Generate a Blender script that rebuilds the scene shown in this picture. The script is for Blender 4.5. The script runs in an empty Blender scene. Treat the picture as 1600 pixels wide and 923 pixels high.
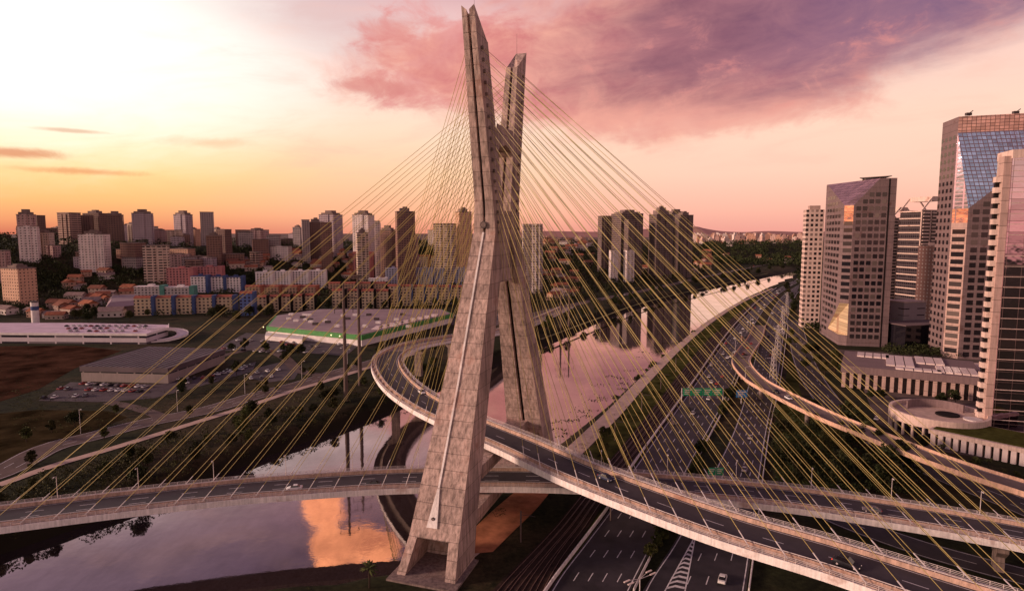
import bpy, math, random
import numpy as np
from mathutils import Vector, Matrix
random.seed(7); rng = np.random.default_rng(11)
R = math.radians
scn = bpy.context.scene
COL = scn.collection

# ------------------------------------------------------------------ camera maths
F = 980.0; TH = R(5.75); CH = 84.0          # focal length (px of a 1600 px frame), pitch, height
def P(px, py, z):                            # where the sight line of a photo pixel meets height z
    a = (px-800)/F; b = (461.5-py)/F
    dz = -math.sin(TH)+b*math.cos(TH); dy = math.cos(TH)+b*math.sin(TH)
    t = (z-CH)/dz
    return (a*t, dy*t)
def PD(px, py, d):                           # point at distance d (along y)
    a = (px-800)/F; b = (461.5-py)/F
    dz = -math.sin(TH)+b*math.cos(TH); dy = math.cos(TH)+b*math.sin(TH)
    t = d/dy
    return (a*t, d, CH+dz*t)
def S(*c):                                   # sRGB 0-255 -> linear
    return tuple(((v/255)/12.92 if v/255 <= .04045 else ((v/255+.055)/1.055)**2.4) for v in c)

# ------------------------------------------------------------------ objects
def link(o, parent=None):
    COL.objects.link(o)
    if parent is not None: o.parent = parent
    return o
def tag(o, label=None, cat=None, group=None, kind=None):
    if label: o['label'] = label
    if cat: o['category'] = cat
    if group: o['group'] = group
    if kind: o['kind'] = kind
    return o
def empty(name, loc, rz=0.0, label=None, cat=None, group=None):
    o = bpy.data.objects.new(name, None); o.empty_display_size = 1
    link(o); o.location = loc; o.rotation_euler = (0, 0, rz)
    return tag(o, label, cat, group)
class MB:
    def __init__(s): s.v = []; s.f = []; s.m = []; s.sm = False
    def poly(s, pts, mi=0):
        n = len(s.v); s.v += [tuple(p) for p in pts]; s.f.append(tuple(range(n, n+len(pts)))); s.m.append(mi)
    def hexa(s, b, t, mi=0, cap=True):       # bottom ring, top ring (ccw from above)
        n = len(s.v); k = len(b); s.v += [tuple(p) for p in b]+[tuple(p) for p in t]
        for i in range(k):
            j = (i+1) % k; s.f.append((n+i, n+j, n+k+j, n+k+i)); s.m.append(mi)
        if cap:
            s.f.append(tuple(n+i for i in range(k-1, -1, -1))); s.m.append(mi)
            s.f.append(tuple(n+k+i for i in range(k))); s.m.append(mi)
    def box(s, x0, x1, y0, y1, z0, z1, mi=0):
        s.hexa([(x0,y0,z0),(x1,y0,z0),(x1,y1,z0),(x0,y1,z0)], [(x0,y0,z1),(x1,y0,z1),(x1,y1,z1),(x0,y1,z1)], mi)
    def loft(s, rings, mi=0, cap=True, closed=True):
        n = len(s.v); k = len(rings[0])
        for r in rings: s.v += [tuple(p) for p in r]
        for a in range(len(rings)-1):
            for i in range(k if closed else k-1):
                j = (i+1) % k
                s.f.append((n+a*k+i, n+a*k+j, n+(a+1)*k+j, n+(a+1)*k+i)); s.m.append(mi)
        if cap and closed:
            s.f.append(tuple(n+i for i in range(k-1, -1, -1))); s.m.append(mi)
            e = n+(len(rings)-1)*k; s.f.append(tuple(e+i for i in range(k))); s.m.append(mi)
    def tube(s, a, b, r, r2=None, k=6, mi=0):
        a = Vector(a); b = Vector(b); d = (b-a)
        if d.length < 1e-6: return
        d.normalize(); q = Vector((0,0,1)) if abs(d.z) < .9 else Vector((1,0,0))
        x = d.cross(q).normalized(); y = d.cross(x); r2 = r if r2 is None else r2
        s.loft([[a+(x*math.cos(t)+y*math.sin(t))*r for t in [2*math.pi*i/k for i in range(k)]][::-1],
                [b+(x*math.cos(t)+y*math.sin(t))*r2 for t in [2*math.pi*i/k for i in range(k)]][::-1]], mi)
    def cyl(s, x, y, z0, z1, r, r2=None, k=10, mi=0): s.tube((x,y,z0),(x,y,z1), r, r2, k, mi)
    def mesh(s, name, mats):
        me = bpy.data.meshes.new(name); me.from_pydata(s.v, [], s.f)
        for m in (mats if isinstance(mats, (list, tuple)) else [mats]): me.materials.append(m)
        if any(s.m): me.polygons.foreach_set('material_index', s.m)
        if s.sm: me.polygons.foreach_set('use_smooth', [True]*len(s.f))
        me.update(); return me
    def build(s, name, mats, parent=None):
        return link(bpy.data.objects.new(name, s.mesh(name, mats)), parent)
def inst(name, me, parent=None, loc=(0,0,0), rot=(0,0,0), sc=(1,1,1)):
    o = bpy.data.objects.new(name, me); link(o, parent)
    o.location = loc; o.rotation_euler = rot; o.scale = sc; return o
def kids(o, tbl): return tbl.get(o.name, ())
def copy_tree(root, loc, rz=0, sc=None, label=None, group=None):
    r = root.copy(); COL.objects.link(r); r.location = loc; r.rotation_euler = (0,0,rz)
    if sc is not None: r.scale = (sc,sc,sc) if not isinstance(sc, tuple) else sc
    if label: r['label'] = label
    if group: r['group'] = group
    for ch in CH_T.get(root.name, ()):
        c = ch.copy(); COL.objects.link(c); c.parent = r
        for g in CH_T.get(ch.name, ()):
            e = g.copy(); COL.objects.link(e); e.parent = c
    return r
CH_T = {}
def note_children(root, objs):               # remembers parts so a copy needs no scene walk
    CH_T[root.name] = list(objs)

# ------------------------------------------------------------------ materials
class NT:
    def __init__(s, tree): s.t = tree; s.n = tree.nodes; s.l = tree.links; s.n.clear()
    def new(s, t, **k):
        nd = s.n.new(t)
        for a, v in k.items(): setattr(nd, a, v)
        return nd
    def set(s, sock, v):
        if v is None: return
        if isinstance(v, bpy.types.NodeSocket): s.l.new(v, sock)
        else:
            if isinstance(v, (tuple, list)) and sock.type == 'RGBA' and len(v) == 3: v = (*v, 1)
            sock.default_value = v
    def m(s, op, a, b=None, c=None, clamp=False):
        nd = s.new('ShaderNodeMath', operation=op, use_clamp=clamp)
        s.set(nd.inputs[0], a); s.set(nd.inputs[1], b); s.set(nd.inputs[2], c); return nd.outputs[0]
    def ss(s, x, a, b):                      # smoothstep a..b -> 0..1
        nd = s.new('ShaderNodeMapRange', interpolation_type='SMOOTHSTEP')
        s.set(nd.inputs[0], x); nd.inputs[1].default_value = a; nd.inputs[2].default_value = b; return nd.outputs[0]
    def lin(s, x, a, b, c=0, d=1):
        nd = s.new('ShaderNodeMapRange'); s.set(nd.inputs[0], x)
        for i, v in enumerate((a, b, c, d)): nd.inputs[i+1].default_value = v
        return nd.outputs[0]
    def mix(s, f, a, b, bt='MIX'):
        nd = s.new('ShaderNodeMix', data_type='RGBA', blend_type=bt)
        s.set(nd.inputs[0], f); s.set(nd.inputs[6], a); s.set(nd.inputs[7], b); return nd.outputs[2]
    def noise(s, vec, scale, det=3, rough=.55, dist=0):
        nd = s.new('ShaderNodeTexNoise'); s.set(nd.inputs['Vector'], vec)
        nd.inputs['Scale'].default_value = scale; nd.inputs['Detail'].default_value = det
        nd.inputs['Roughness'].default_value = rough; nd.inputs['Distortion'].default_value = dist
        return nd.outputs[0]
    def ramp(s, x, stops, interp='LINEAR'):
        nd = s.new('ShaderNodeValToRGB'); s.set(nd.inputs[0], x); cr = nd.color_ramp; cr.interpolation = interp
        while len(cr.elements) > 1: cr.elements.remove(cr.elements[-1])
        cr.elements[0].position = stops[0][0]; cr.elements[0].color = (*stops[0][1], 1)
        for p, c in stops[1:]:
            e = cr.elements.new(p); e.color = (*c, 1)
        return nd.outputs[0]
    def vec(s, x, y, z):
        nd = s.new('ShaderNodeCombineXYZ')
        for i, v in enumerate((x, y, z)): s.set(nd.inputs[i], v)
        return nd.outputs[0]
    def sep(s, v):
        nd = s.new('ShaderNodeSeparateXYZ'); s.set(nd.inputs[0], v); return nd.outputs
    def vm(s, v, k):
        nd = s.new('ShaderNodeVectorMath', operation='MULTIPLY'); s.set(nd.inputs[0], v); s.set(nd.inputs[1], k); return nd.outputs[0]
def newmat(name):
    m = bpy.data.materials.new(name); m.use_nodes = True
    n = NT(m.node_tree); out = n.new('ShaderNodeOutputMaterial')
    b = n.new('ShaderNodeBsdfPrincipled'); n.l.new(b.outputs[0], out.inputs[0])
    return m, n, b, out
def tcoord(n, kind='Object'): return n.new('ShaderNodeTexCoord').outputs[kind]
def geom(n): return n.new('ShaderNodeNewGeometry')
def plain(name, col, rough=.7, spec=.3, var=.25, scale=.5, metal=0.0, world=True):
    m, n, b, _ = newmat(name)
    pos = geom(n).outputs['Position'] if world else tcoord(n)
    f = n.noise(pos, scale, 4, .6)
    c = n.mix(n.lin(f, .3, .7, 0, 1), tuple(v*(1-var) for v in col), tuple(min(1, v*(1+var)) for v in col))
    n.set(b.inputs['Base Color'], c); b.inputs['Roughness'].default_value = rough
    b.inputs['Specular IOR Level'].default_value = spec; b.inputs['Metallic'].default_value = metal
    return m
MAT = {}
def concrete(name, col, joint=3.6, stain=.5, jw=.12, bump=True, axis=None):
    m, n, b, _ = newmat(name)
    pos = geom(n).outputs['Position']; x, y, z = n.sep(pos)
    big = n.noise(pos, .12, 5, .65); fine = n.noise(pos, 1.7, 5, .7)
    st = n.noise(n.vm(pos, (1.1, 1.1, .07)), 1.1, 6, .7)          # vertical run-off streaks
    lev = n.m('FLOOR', n.m('DIVIDE', z, joint))
    wn = n.new('ShaderNodeTexWhiteNoise', noise_dimensions='1D'); n.set(wn.inputs['W'], lev)
    k = n.m('MULTIPLY', n.lin(wn.outputs[0], 0, 1, .90, 1.07), n.lin(big, .3, .7, 1-.45*stain, 1.12))
    k = n.m('MULTIPLY', k, n.lin(fine, .3, .75, 1.08, .88))
    k = n.m('MULTIPLY', k, n.lin(st, .40, .66, 1.08, 1-.72*stain))
    wob = n.m('ADD', z, n.m('MULTIPLY', fine, .15))
    fr = n.m('FRACT', n.m('DIVIDE', wob, joint))
    line = n.m('LESS_THAN', fr, jw/joint)
    k = n.m('MULTIPLY', k, n.m('SUBTRACT', 1, n.m('MULTIPLY', line, .55)))
    c = n.mix(1.0, (*col, 1), n.vec(k, k, k), 'MULTIPLY')
    c = n.mix(n.ss(big, .55, .75), c, tuple(v*q for v, q in zip(col, (.55, .42, .38))))
    n.set(b.inputs['Base Color'], c); b.inputs['Roughness'].default_value = .82
    b.inputs['Specular IOR Level'].default_value = .25
    if bump:
        bp = n.new('ShaderNodeBump'); bp.inputs['Strength'].default_value = .5; bp.inputs['Distance'].default_value = .3
        n.set(bp.inputs['Height'], n.m('SUBTRACT', n.m('MULTIPLY', fine, .6), n.m('MULTIPLY', line, .6))); n.l.new(bp.outputs[0], b.inputs['Normal'])
    return m
def facade(name, wall, bay=3.0, fh=3.0, wx=(.25, .75), wz=(.3, .78), glass=(.02, .018, .025), var=.2, grough=.15, rib=0.0, roofc=None, wall2=None, litp=0.0):
    key = (name, wall, bay, fh, wx, wz, rib)
    if key in MAT: return MAT[key]
    m, n, b, _ = newmat(name)
    x, y, z = n.sep(tcoord(n)); u = n.m('ADD', n.m('ADD', x, y), 500.0)
    g = geom(n); nz = n.m('ABSOLUTE', n.sep(g.outputs['Normal'])[2])
    vert = n.m('LESS_THAN', nz, .5)
    ub = n.m('DIVIDE', u, bay); zb = n.m('DIVIDE', z, fh)
    fu = n.m('FRACT', ub); fz = n.m('FRACT', zb)
    win = n.m('MULTIPLY', n.m('MULTIPLY', n.m('GREATER_THAN', fu, wx[0]), n.m('LESS_THAN', fu, wx[1])),
              n.m('MULTIPLY', n.m('GREATER_THAN', fz, wz[0]), n.m('LESS_THAN', fz, wz[1])))
    win = n.m('MULTIPLY', win, vert)
    wn = n.new('ShaderNodeTexWhiteNoise', noise_dimensions='3D')
    n.set(wn.inputs['Vector'], n.vec(n.m('FLOOR', ub), n.m('FLOOR', zb), 0.5))
    gl = n.mix(n.m('MULTIPLY', n.m('POWER', wn.outputs[0], 4.0), .7), glass, tuple(v*.8 for v in wall))
    nn = n.noise(g.outputs['Position'], .12, 4, .6)
    nn = n.m('ADD', n.m('MULTIPLY', nn, .6), n.m('MULTIPLY', n.noise(n.vm(g.outputs['Position'], (1, 1, .12)), .9, 3, .6), .4))
    w = n.mix(n.lin(nn, .3, .7), tuple(v*(1-var) for v in wall), tuple(v*(1+var) for v in wall))
    if wall2: w = n.mix(n.m('GREATER_THAN', n.m('FRACT', n.m('DIVIDE', u, bay*4)), .72), w, wall2)
    if rib: w = n.mix(n.m('MULTIPLY', n.m('LESS_THAN', fu, .16), rib), w, tuple(v*.35 for v in wall))
    rc = roofc or tuple(v*.45 for v in wall)
    w = n.mix(vert, rc, w)
    n.set(b.inputs['Base Color'], n.mix(win, w, gl))
    n.set(b.inputs['Roughness'], n.m('SUBTRACT', .85, n.m('MULTIPLY', win, .85-grough)))
    b.inputs['Specular IOR Level'].default_value = .4
    MAT[key] = m; return m
def foliage(name, c0, c1):
    m, n, b, out = newmat(name)
    oi = n.new('ShaderNodeObjectInfo'); g = geom(n)
    f = n.noise(g.outputs['Position'], .35, 3, .7)
    c = n.mix(n.lin(f, .3, .7), c0, c1)
    hs = n.new('ShaderNodeHueSaturation'); n.set(hs.inputs['Color'], c)
    n.set(hs.inputs['Hue'], n.lin(oi.outputs['Random'], 0, 1, .46, .52)); n.set(hs.inputs['Value'], n.lin(oi.outputs['Random'], 0, 1, .65, 1.35))
    n.set(b.inputs['Base Color'], hs.outputs[0]); b.inputs['Roughness'].default_value = .75
    b.inputs['Specular IOR Level'].default_value = .15
    return m
M = {}
M['mast'] = concrete('mast_concrete', (.58, .42, .37), 3.7, .85)
M['deckc'] = concrete('deck_concrete', (.50, .40, .37), 50, .5, .01)
M['rail'] = concrete('parapet_concrete', (.56, .37, .29), 50, .6, .01)
M['fascia'] = concrete('edge_beam_concrete', (.84, .76, .74), 50, .35, .01)
M['pier'] = concrete('pier_concrete', (.30, .22, .20), 2.5, .7)
M['dark'] = plain('dark_recess', (.015, .011, .011), .9, .1)
M['cable'] = plain('yellow_stay_sheath', (.48, .375, .13), .5, .35, .45, .05)
M['tube'] = plain('pale_guard_tube', (.62, .55, .56), .45, .4, .08)
M['steel'] = plain('galvanised_steel', (.60, .52, .51), .45, .5, .15, 2)
M['post'] = plain('dark_steel', (.07, .05, .05), .6, .3, .2, 2)
M['white'] = plain('white_paint_marking', (.62, .58, .60), .6, .3, .3, .8)
M['asph'] = plain('asphalt', (.031, .025, .030), .65, .35, .5, .16)
M['asph2'] = plain('asphalt_light', (.16, .115, .105), .8, .3, .22, .25)
m_, n_, b_, _o = newmat('dark_window_glass'); oi_ = n_.new('ShaderNodeObjectInfo')
n_.set(b_.inputs['Base Color'], n_.mix(n_.m('POWER', oi_.outputs['Random'], 5.0), (.010, .008, .012), (.16, .12, .11))); b_.inputs['Roughness'].default_value = .08; b_.inputs['Specular IOR Level'].default_value = .6; M['glass'] = m_
M['bark'] = plain('bark', (.05, .032, .025), .9, .1, .3, 3)
M['leafA'] = foliage('leaf_dark', (.011, .014, .006), (.040, .044, .014))
M['leafB'] = foliage('leaf_olive', (.020, .023, .008), (.078, .078, .022))
M['lit_dirt'] = plain('lamplit_dirt', (.40, .16, .085), .95, .1, .45, .18)  # sodium lamp glow painted into the earth colour
M['path'] = plain('riverside_path', (.50, .36, .30), .9, .2, .2, .3)
M['ballast'] = plain('railway_ballast', (.040, .024, .020), .95, .1, .4, .6)
M['railst'] = plain('rail_steel', (.17, .10, .085), .5, .5, .3, 1)
# ------------------------------------------------------------------ world: dusk sky
world = bpy.data.worlds.new('World'); scn.world = world; world.use_nodes = True
n = NT(world.node_tree); wo = n.new('ShaderNodeOutputWorld')
d = tcoord(n, 'Generated'); x, y, z = n.sep(d)
el = n.m('MULTIPLY', n.m('ARCSINE', z), 57.2958); az = n.m('MULTIPLY', n.m('ARCTAN2', x, y), 57.2958)
zz = n.m('ADD', n.m('MAXIMUM', z, 0.0), .10)
pl = n.vec(n.m('DIVIDE', x, zz), n.m('DIVIDE', y, zz), 0.0)      # flat cloud layer seen in perspective
def eln(stops): return n.ramp(n.lin(el, 0, 60), [(p/60, S(*c) if max(c) > 2 else c) for p, c in stops])
cR = eln([(0,(236,160,146)),(2.0,(250,184,162)),(5,(253,204,180)),(9,(253,212,188)),(13,(246,205,190)),(17,(226,182,178)),(22,(176,134,150)),(28,(120,92,120)),(45,(84,74,104)),(60,(66,62,92))])
cL = eln([(0,(214,120,92)),(.9,(240,156,108)),(2.4,(252,190,122)),(4.5,(254,214,138)),(6.5,(255,230,168)),(9,(255,245,214)),(12,(255,252,240)),(18.5,(255,250,244)),(21,(226,192,192)),(24,(178,146,162)),(30,(140,112,138)),(45,(96,82,112)),(60,(66,62,92))])
cC = eln([(0,(232,146,120)),(1.5,(250,178,140)),(5,(254,205,162)),(9,(253,220,192)),(13,(251,220,206)),(18,(238,196,192)),(22,(190,142,150)),(28,(124,96,120)),(45,(84,74,104)),(60,(66,62,92))])
w1 = n.ss(az, -34, -12); w2 = n.ss(az, -12, 18)
sky = n.mix(w2, n.mix(w1, cL, cC), cR)
# angular noise fields: wispy streaks rising gently to the right, billows, fine grain
ae = n.vec(n.m('MULTIPLY', az, .045), n.m('MULTIPLY', n.m('SUBTRACT', el, n.m('MULTIPLY', az, .10)), .19), 0.0)
ab_ = n.vec(n.m('MULTIPLY', az, .10), n.m('MULTIPLY', el, .17), 3.3)
nW = n.noise(ae, 1.0, 9, .60, .25); nB = n.noise(ab_, 1.0, 9, .60, .5); nF = n.noise(ab_, 2.6, 8, .64, .45); nC = n.noise(ae, 2.2, 8, .62, .4)
def blob(a0, e0, sa, se, lo=1.0, hi=0.0, wob=.9, ns=None, tilt=0.0):
    da = n.m('DIVIDE', n.m('SUBTRACT', az, a0), sa)
    e1 = n.m('ADD', e0, n.m('MULTIPLY', n.m('SUBTRACT', az, a0), tilt))
    de = n.m('DIVIDE', n.m('SUBTRACT', el, e1), se)
    r = n.m('SQRT', n.m('ADD', n.m('MULTIPLY', da, da), n.m('MULTIPLY', de, de)))
    r = n.m('ADD', r, n.m('MULTIPLY', n.m('SUBTRACT', ns or nB, .5), wob*1.5))
    return n.ss(r, lo, hi)
sky = n.mix(n.m('MULTIPLY', n.ss(nC, .46, .72), n.m('MULTIPLY', n.ss(el, 1, 7), .34)), sky, S(240, 186, 166))
sky = n.mix(n.m('MULTIPLY', blob(-17, 17.6, 15, 3.4, 1.2, .3, 1.3, nC, -.20), .62), sky, S(216, 190, 188))
sky = n.mix(blob(-38, 13, 20, 7.6, 1.4, .1, .5, nC), sky, (1.12, 1.07, .96))
# pink clouds in the middle
sky = n.mix(n.m('MULTIPLY', blob(-5.5, 14.6, 8.5, 4.6, 1.15, .45, 1.7, nF), .80), sky, S(226, 146, 140))
sky = n.mix(n.m('MULTIPLY', blob(-12.5, 12.4, 4.2, .9, 1.1, .3, 1.5, nF), .75), sky, S(214, 138, 128))
sky = n.mix(n.m('MULTIPLY', blob(-11, 16.8, 3.5, 1.3, 1.1, .3, 1.5, nF), .7), sky, S(222, 146, 138))
# cloud bank at right: salmon fringe, mauve body, slate top
lum = n.lin(nF, .3, .7, 0, 1)
fringe = n.mix(lum, S(206, 118, 116), S(242, 170, 148)); body = n.mix(n.lin(nW, .34, .66), n.mix(n.ss(az, 12, 38), S(122, 76, 92), S(104, 80, 116)), n.mix(n.ss(az, 12, 38), S(168, 106, 114), S(122, 94, 124)))
body = n.mix(n.m('MULTIPLY', lum, .35), body, S(196, 134, 134))
sky = n.mix(n.m('MULTIPLY', blob(14, 14.6, 25, 6.4, 1.16, .66, .9, nB, .03), .9), sky, fringe)
sky = n.mix(n.m('MULTIPLY', blob(17, 9.6, 13, 1.7, 1.2, .5, 1.3, nF, .04), .62), sky, S(234, 164, 148))
sky = n.mix(n.m('MULTIPLY', blob(28, 17.6, 29, 6.0, 1.18, .50, .8, nW, .12), n.lin(az, -4, 12, .3, 1)), sky, body)
sky = n.mix(n.m('MULTIPLY', n.ss(nF, .54, .70), n.m('MULTIPLY', blob(20, 13.5, 24, 4.5, 1.1, .5), .5)), sky, S(224, 140, 132))
# low thin streaks at left
sky = n.mix(n.m('MULTIPLY', blob(-38, 5.6, 3.4, .42, 1.2, .3, 1.2, nF), .8), sky, S(218, 136, 96))
sky = n.mix(n.m('MULTIPLY', blob(-34, 4.5, 4.6, .30, 1.2, .2, 1.3, nF), .65), sky, S(230, 142, 90))
sky = n.mix(n.m('MULTIPLY', blob(-34.5, 7.4, 2.4, .18, 1.2, .2, .9, nF), .6), sky, S(214, 160, 126))
sky = n.mix(n.m('MULTIPLY', blob(-25, 7.2, 3.4, .5, 1.2, .2, 1.4, nF), .4), sky, S(232, 176, 132))
# broken high cloud above the frame (seen in the river)
up = n.ss(el, 19, 25)
sky = n.mix(n.m('MULTIPLY', n.ss(nB, .48, .64), n.m('MULTIPLY', up, .5)), sky, S(176, 128, 142))
oc = n.m('MAXIMUM', blob(-17.0, 28.0, 1.9, 4.6, 1.1, .75, 1.5, nF), n.m('MAXIMUM', blob(-14.0, 27.0, 4.2, 1.9, 1.1, .6, 1.6, nF, .2), blob(-17.6, 23.4, 1.9, 2.2, 1.1, .7, 1.6, nF)))
sky = n.mix(oc, sky, n.mix(lum, (1.1, .34, .18), (3.4, 1.25, .55)))
sky = n.mix(n.ss(el, -.4, -3.0), sky, (.05, .036, .036))
bg = n.new('ShaderNodeBackground'); n.set(bg.inputs[0], sky); bg.inputs[1].default_value = 1.06
nis = n.new('ShaderNodeTexSky', sky_type='NISHITA', sun_disc=False, sun_elevation=R(13), sun_rotation=R(-98), air_density=1.5, dust_density=2.0)
bg2 = n.new('ShaderNodeBackground'); n.set(bg2.inputs[0], n.mix(1, nis.outputs[0], (.16, .10, .16), 'MULTIPLY')); bg2.inputs[1].default_value = .05
ad = n.new('ShaderNodeAddShader'); n.l.new(bg.outputs[0], ad.inputs[0]); n.l.new(bg2.outputs[0], ad.inputs[1])
n.l.new(ad.outputs[0], wo.inputs[0])
sl = bpy.data.lights.new('sun', 'SUN'); sl.energy = 4.2; sl.angle = R(10); sl.color = (1, .66, .50)
so = link(bpy.data.objects.new('sun', sl)); sdir = Vector((math.sin(R(-98))*math.cos(R(13)), math.cos(R(-98))*math.cos(R(13)), math.sin(R(13))))
so.rotation_euler = sdir.to_track_quat('Z', 'Y').to_euler()

cam = bpy.data.cameras.new('camera'); co = link(bpy.data.objects.new('camera', cam)); scn.camera = co
cam.sensor_width = 36; cam.lens = F/1600*36; cam.clip_start = .5; cam.clip_end = 40000
co.location = (0, 0, CH); co.rotation_euler = (math.pi/2-TH, 0, 0)
scn.view_settings.view_transform = 'Standard'; scn.view_settings.look = 'None'; scn.view_settings.exposure = 0

# ------------------------------------------------------------------ terrain
def cr(pts, step=None, n_=8):                 # Catmull-Rom through points of any dimension
    pts = [tuple(map(float, p)) for p in pts]; out = []
    q = [tuple(2*a-b for a, b in zip(pts[0], pts[1]))]+pts+[tuple(2*a-b for a, b in zip(pts[-1], pts[-2]))]
    for i in range(1, len(q)-2):
        p0, p1, p2, p3 = q[i-1:i+3]
        for k in range(n_):
            t = k/n_
            out.append(tuple(.5*((2*b)+(-a+c)*t+(2*a-5*b+4*c-d_)*t*t+(-a+3*b-3*c+d_)*t**3) for a, b, c, d_ in zip(p0, p1, p2, p3)))
    out.append(pts[-1]); 
    if step:                                  # resample evenly
        L = [0]
        for a, b in zip(out, out[1:]): L.append(L[-1]+math.dist(a[:2], b[:2]))
        res = []; m = max(1, int(L[-1]/step)); j = 0
        for k in range(m+1):
            s_ = L[-1]*k/m
            while j < len(L)-2 and L[j+1] < s_: j += 1
            t = (s_-L[j])/max(1e-9, L[j+1]-L[j]); res.append(tuple(a+(b-a)*t for a, b in zip(out[j], out[j+1])))
        out = res
    return out
LBp = [(-330,975),(-150,915),(0,866),(230,788),(430,708),(600,645),(720,590),(850,538),(942,498),(1000,478),(1100,452),(1180,435),(1235,424),(1300,414)]
RBp = [(0,1120),(380,940),(560,920),(645,900),(720,820),(800,755),(872,700),(940,645),(1000,590),(1060,540),(1110,503),(1160,470),(1205,450),(1250,430),(1330,416)]
LB = np.array([P(a, b, -3) for a, b in LBp]); RB = np.array([P(a, b, -3) for a, b in RBp])
def pdist(X, Y, pl_):                          # distance to polyline, and side (+ = left of travel direction)
    best = np.full(X.shape, 1e18); side = np.zeros(X.shape)
    for (ax, ay), (bx, by) in zip(pl_[:-1], pl_[1:]):
        dx, dy = bx-ax, by-ay; L2 = dx*dx+dy*dy
        t = np.clip(((X-ax)*dx+(Y-ay)*dy)/L2, 0, 1)
        qx = X-(ax+t*dx); qy = Y-(ay+t*dy); dd = qx*qx+qy*qy
        m_ = dd < best; best = np.where(m_, dd, best); side = np.where(m_, np.sign(dx*(Y-ay)-dy*(X-ax)), side)
    return np.sqrt(best), side
def sst(a, b, x): t = np.clip((x-a)/(b-a), 0, 1); return t*t*(3-2*t)
def terrain(X, Y):
    X = np.asarray(X, float); Y = np.asarray(Y, float)
    dl, sl_ = pdist(X, Y, LB); dr, sr = pdist(X, Y, RB)
    inside = (sl_ < 0) & (sr > 0)
    sd = np.where(inside, -np.minimum(dl, dr), np.minimum(dl, dr))
    z = -5.0+7.5*sst(-3.0, 6.0, sd)
    s_ = np.where(sl_ > 0, dl, 0)
    tt = sst(700, 1150, Y); start = 440*(1-tt)+60*tt; wid = 620*(1-tt)+560*tt
    h = 52*sst(0, 1, (s_-start)/wid)
    h = h+20*np.exp(-((X+900)**2/300**2+(Y-1050)**2/360**2))
    h = h+sst(0, 200, s_-start)*(5*np.sin(X*.011+1)*np.cos(Y*.013)+3*np.sin(X*.031)*np.sin(Y*.027+2))
    h = h*(1-.75*sst(1700, 3200, Y))
    return z+np.where(sl_ > 0, np.maximum(h, 0), 0)
def T(x, y): return float(terrain(np.array([x]), np.array([y]))[0])
def G(px, py):                                 # pixel -> point on the terrain
    x, y = P(px, py, 2.5) if py > 372 else (0, 5000)
    if px > 1110 or y < 420: return x, y, T(x, y)
    lo = 80.0; prev = None
    ds = np.arange(100, 2600, 6.0); a = (px-800)/F; b = (461.5-py)/F
    dz = -math.sin(TH)+b*math.cos(TH); dy = math.cos(TH)+b*math.sin(TH); t = ds/dy
    hh = terrain(a*t, ds); k = np.argmax(hh >= CH+dz*t)
    if not (hh >= CH+dz*t).any(): k = len(ds)-1
    return float(a*t[k]), float(ds[k]), float(hh[k])
def axis_(lo, hi, step, far_lo, far_hi, g=1.13):
    c = list(np.arange(lo, hi+.1, step)); s_ = step; v = c[-1]
    while v < far_hi: s_ *= g; v += s_; c.append(v)
    s_ = step; v = c[0]; pre = []
    while v > far_lo: s_ *= g; v -= s_; pre.append(v)
    return np.array(pre[::-1]+c)
xs = axis_(-170, 330, 4, -16000, 16000, 1.07); ys = axis_(118, 560, 4, -2000, 30000, 1.06)
XX, YY = np.meshgrid(xs, ys); ZZ = terrain(XX, YY)
nx, ny = len(xs), len(ys)
me = bpy.data.meshes.new('ground')
me.vertices.add(nx*ny); me.vertices.foreach_set('co', np.stack([XX, YY, ZZ], -1).astype('f').ravel())
ii, jj = np.meshgrid(np.arange(nx-1), np.arange(ny-1)); a0 = (jj*nx+ii).ravel()
fc = np.stack([a0, a0+1, a0+nx+1, a0+nx], -1).astype('i')
me.loops.add(fc.size); me.loops.foreach_set('vertex_index', fc.ravel())
me.polygons.add(len(fc)); me.polygons.foreach_set('loop_start', np.arange(0, fc.size, 4, dtype='i')); me.polygons.foreach_set('loop_total', np.full(len(fc), 4, 'i'))
me.polygons.foreach_set('use_smooth', np.ones(len(fc), bool)); me.update(calc_edges=True)
m, n, b, _ = newmat('ground_mix'); pos = geom(n).outputs['Position']
f1 = n.noise(pos, .012, 5, .6); f2 = n.noise(pos, .09, 5, .7); f3 = n.noise(pos, .9, 4, .7)
c = n.mix(n.ss(f1, .45, .58), (.020, .022, .009), (.046, .034, .018))
c = n.mix(n.ss(f2, .52, .66), c, (.010, .011, .005)); c = n.mix(n.m('MULTIPLY', n.ss(f2, .36, .30), .8), c, (.075, .040, .024))
k = n.m('MULTIPLY', n.lin(f3, .3, .7, .6, 1.4), n.lin(n.noise(pos, .25, 5, .75), .35, .65, .65, 1.35)); c = n.mix(1, c, n.vec(k, k, k), 'MULTIPLY')
px_, py_, pz_ = n.sep(pos); c = n.mix(n.ss(py_, 2500, 7000), c, (.16, .11, .10)); c = n.mix(n.ss(pz_, 1.8, -.5), c, (.020, .016, .010))  # distance haze painted into the far ground colour
n.set(b.inputs['Base Color'], c); b.inputs['Roughness'].default_value = .95; b.inputs['Specular IOR Level'].default_value = .1
me.materials.append(m); tag(link(bpy.data.objects.new('ground', me)), kind='structure')

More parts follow.
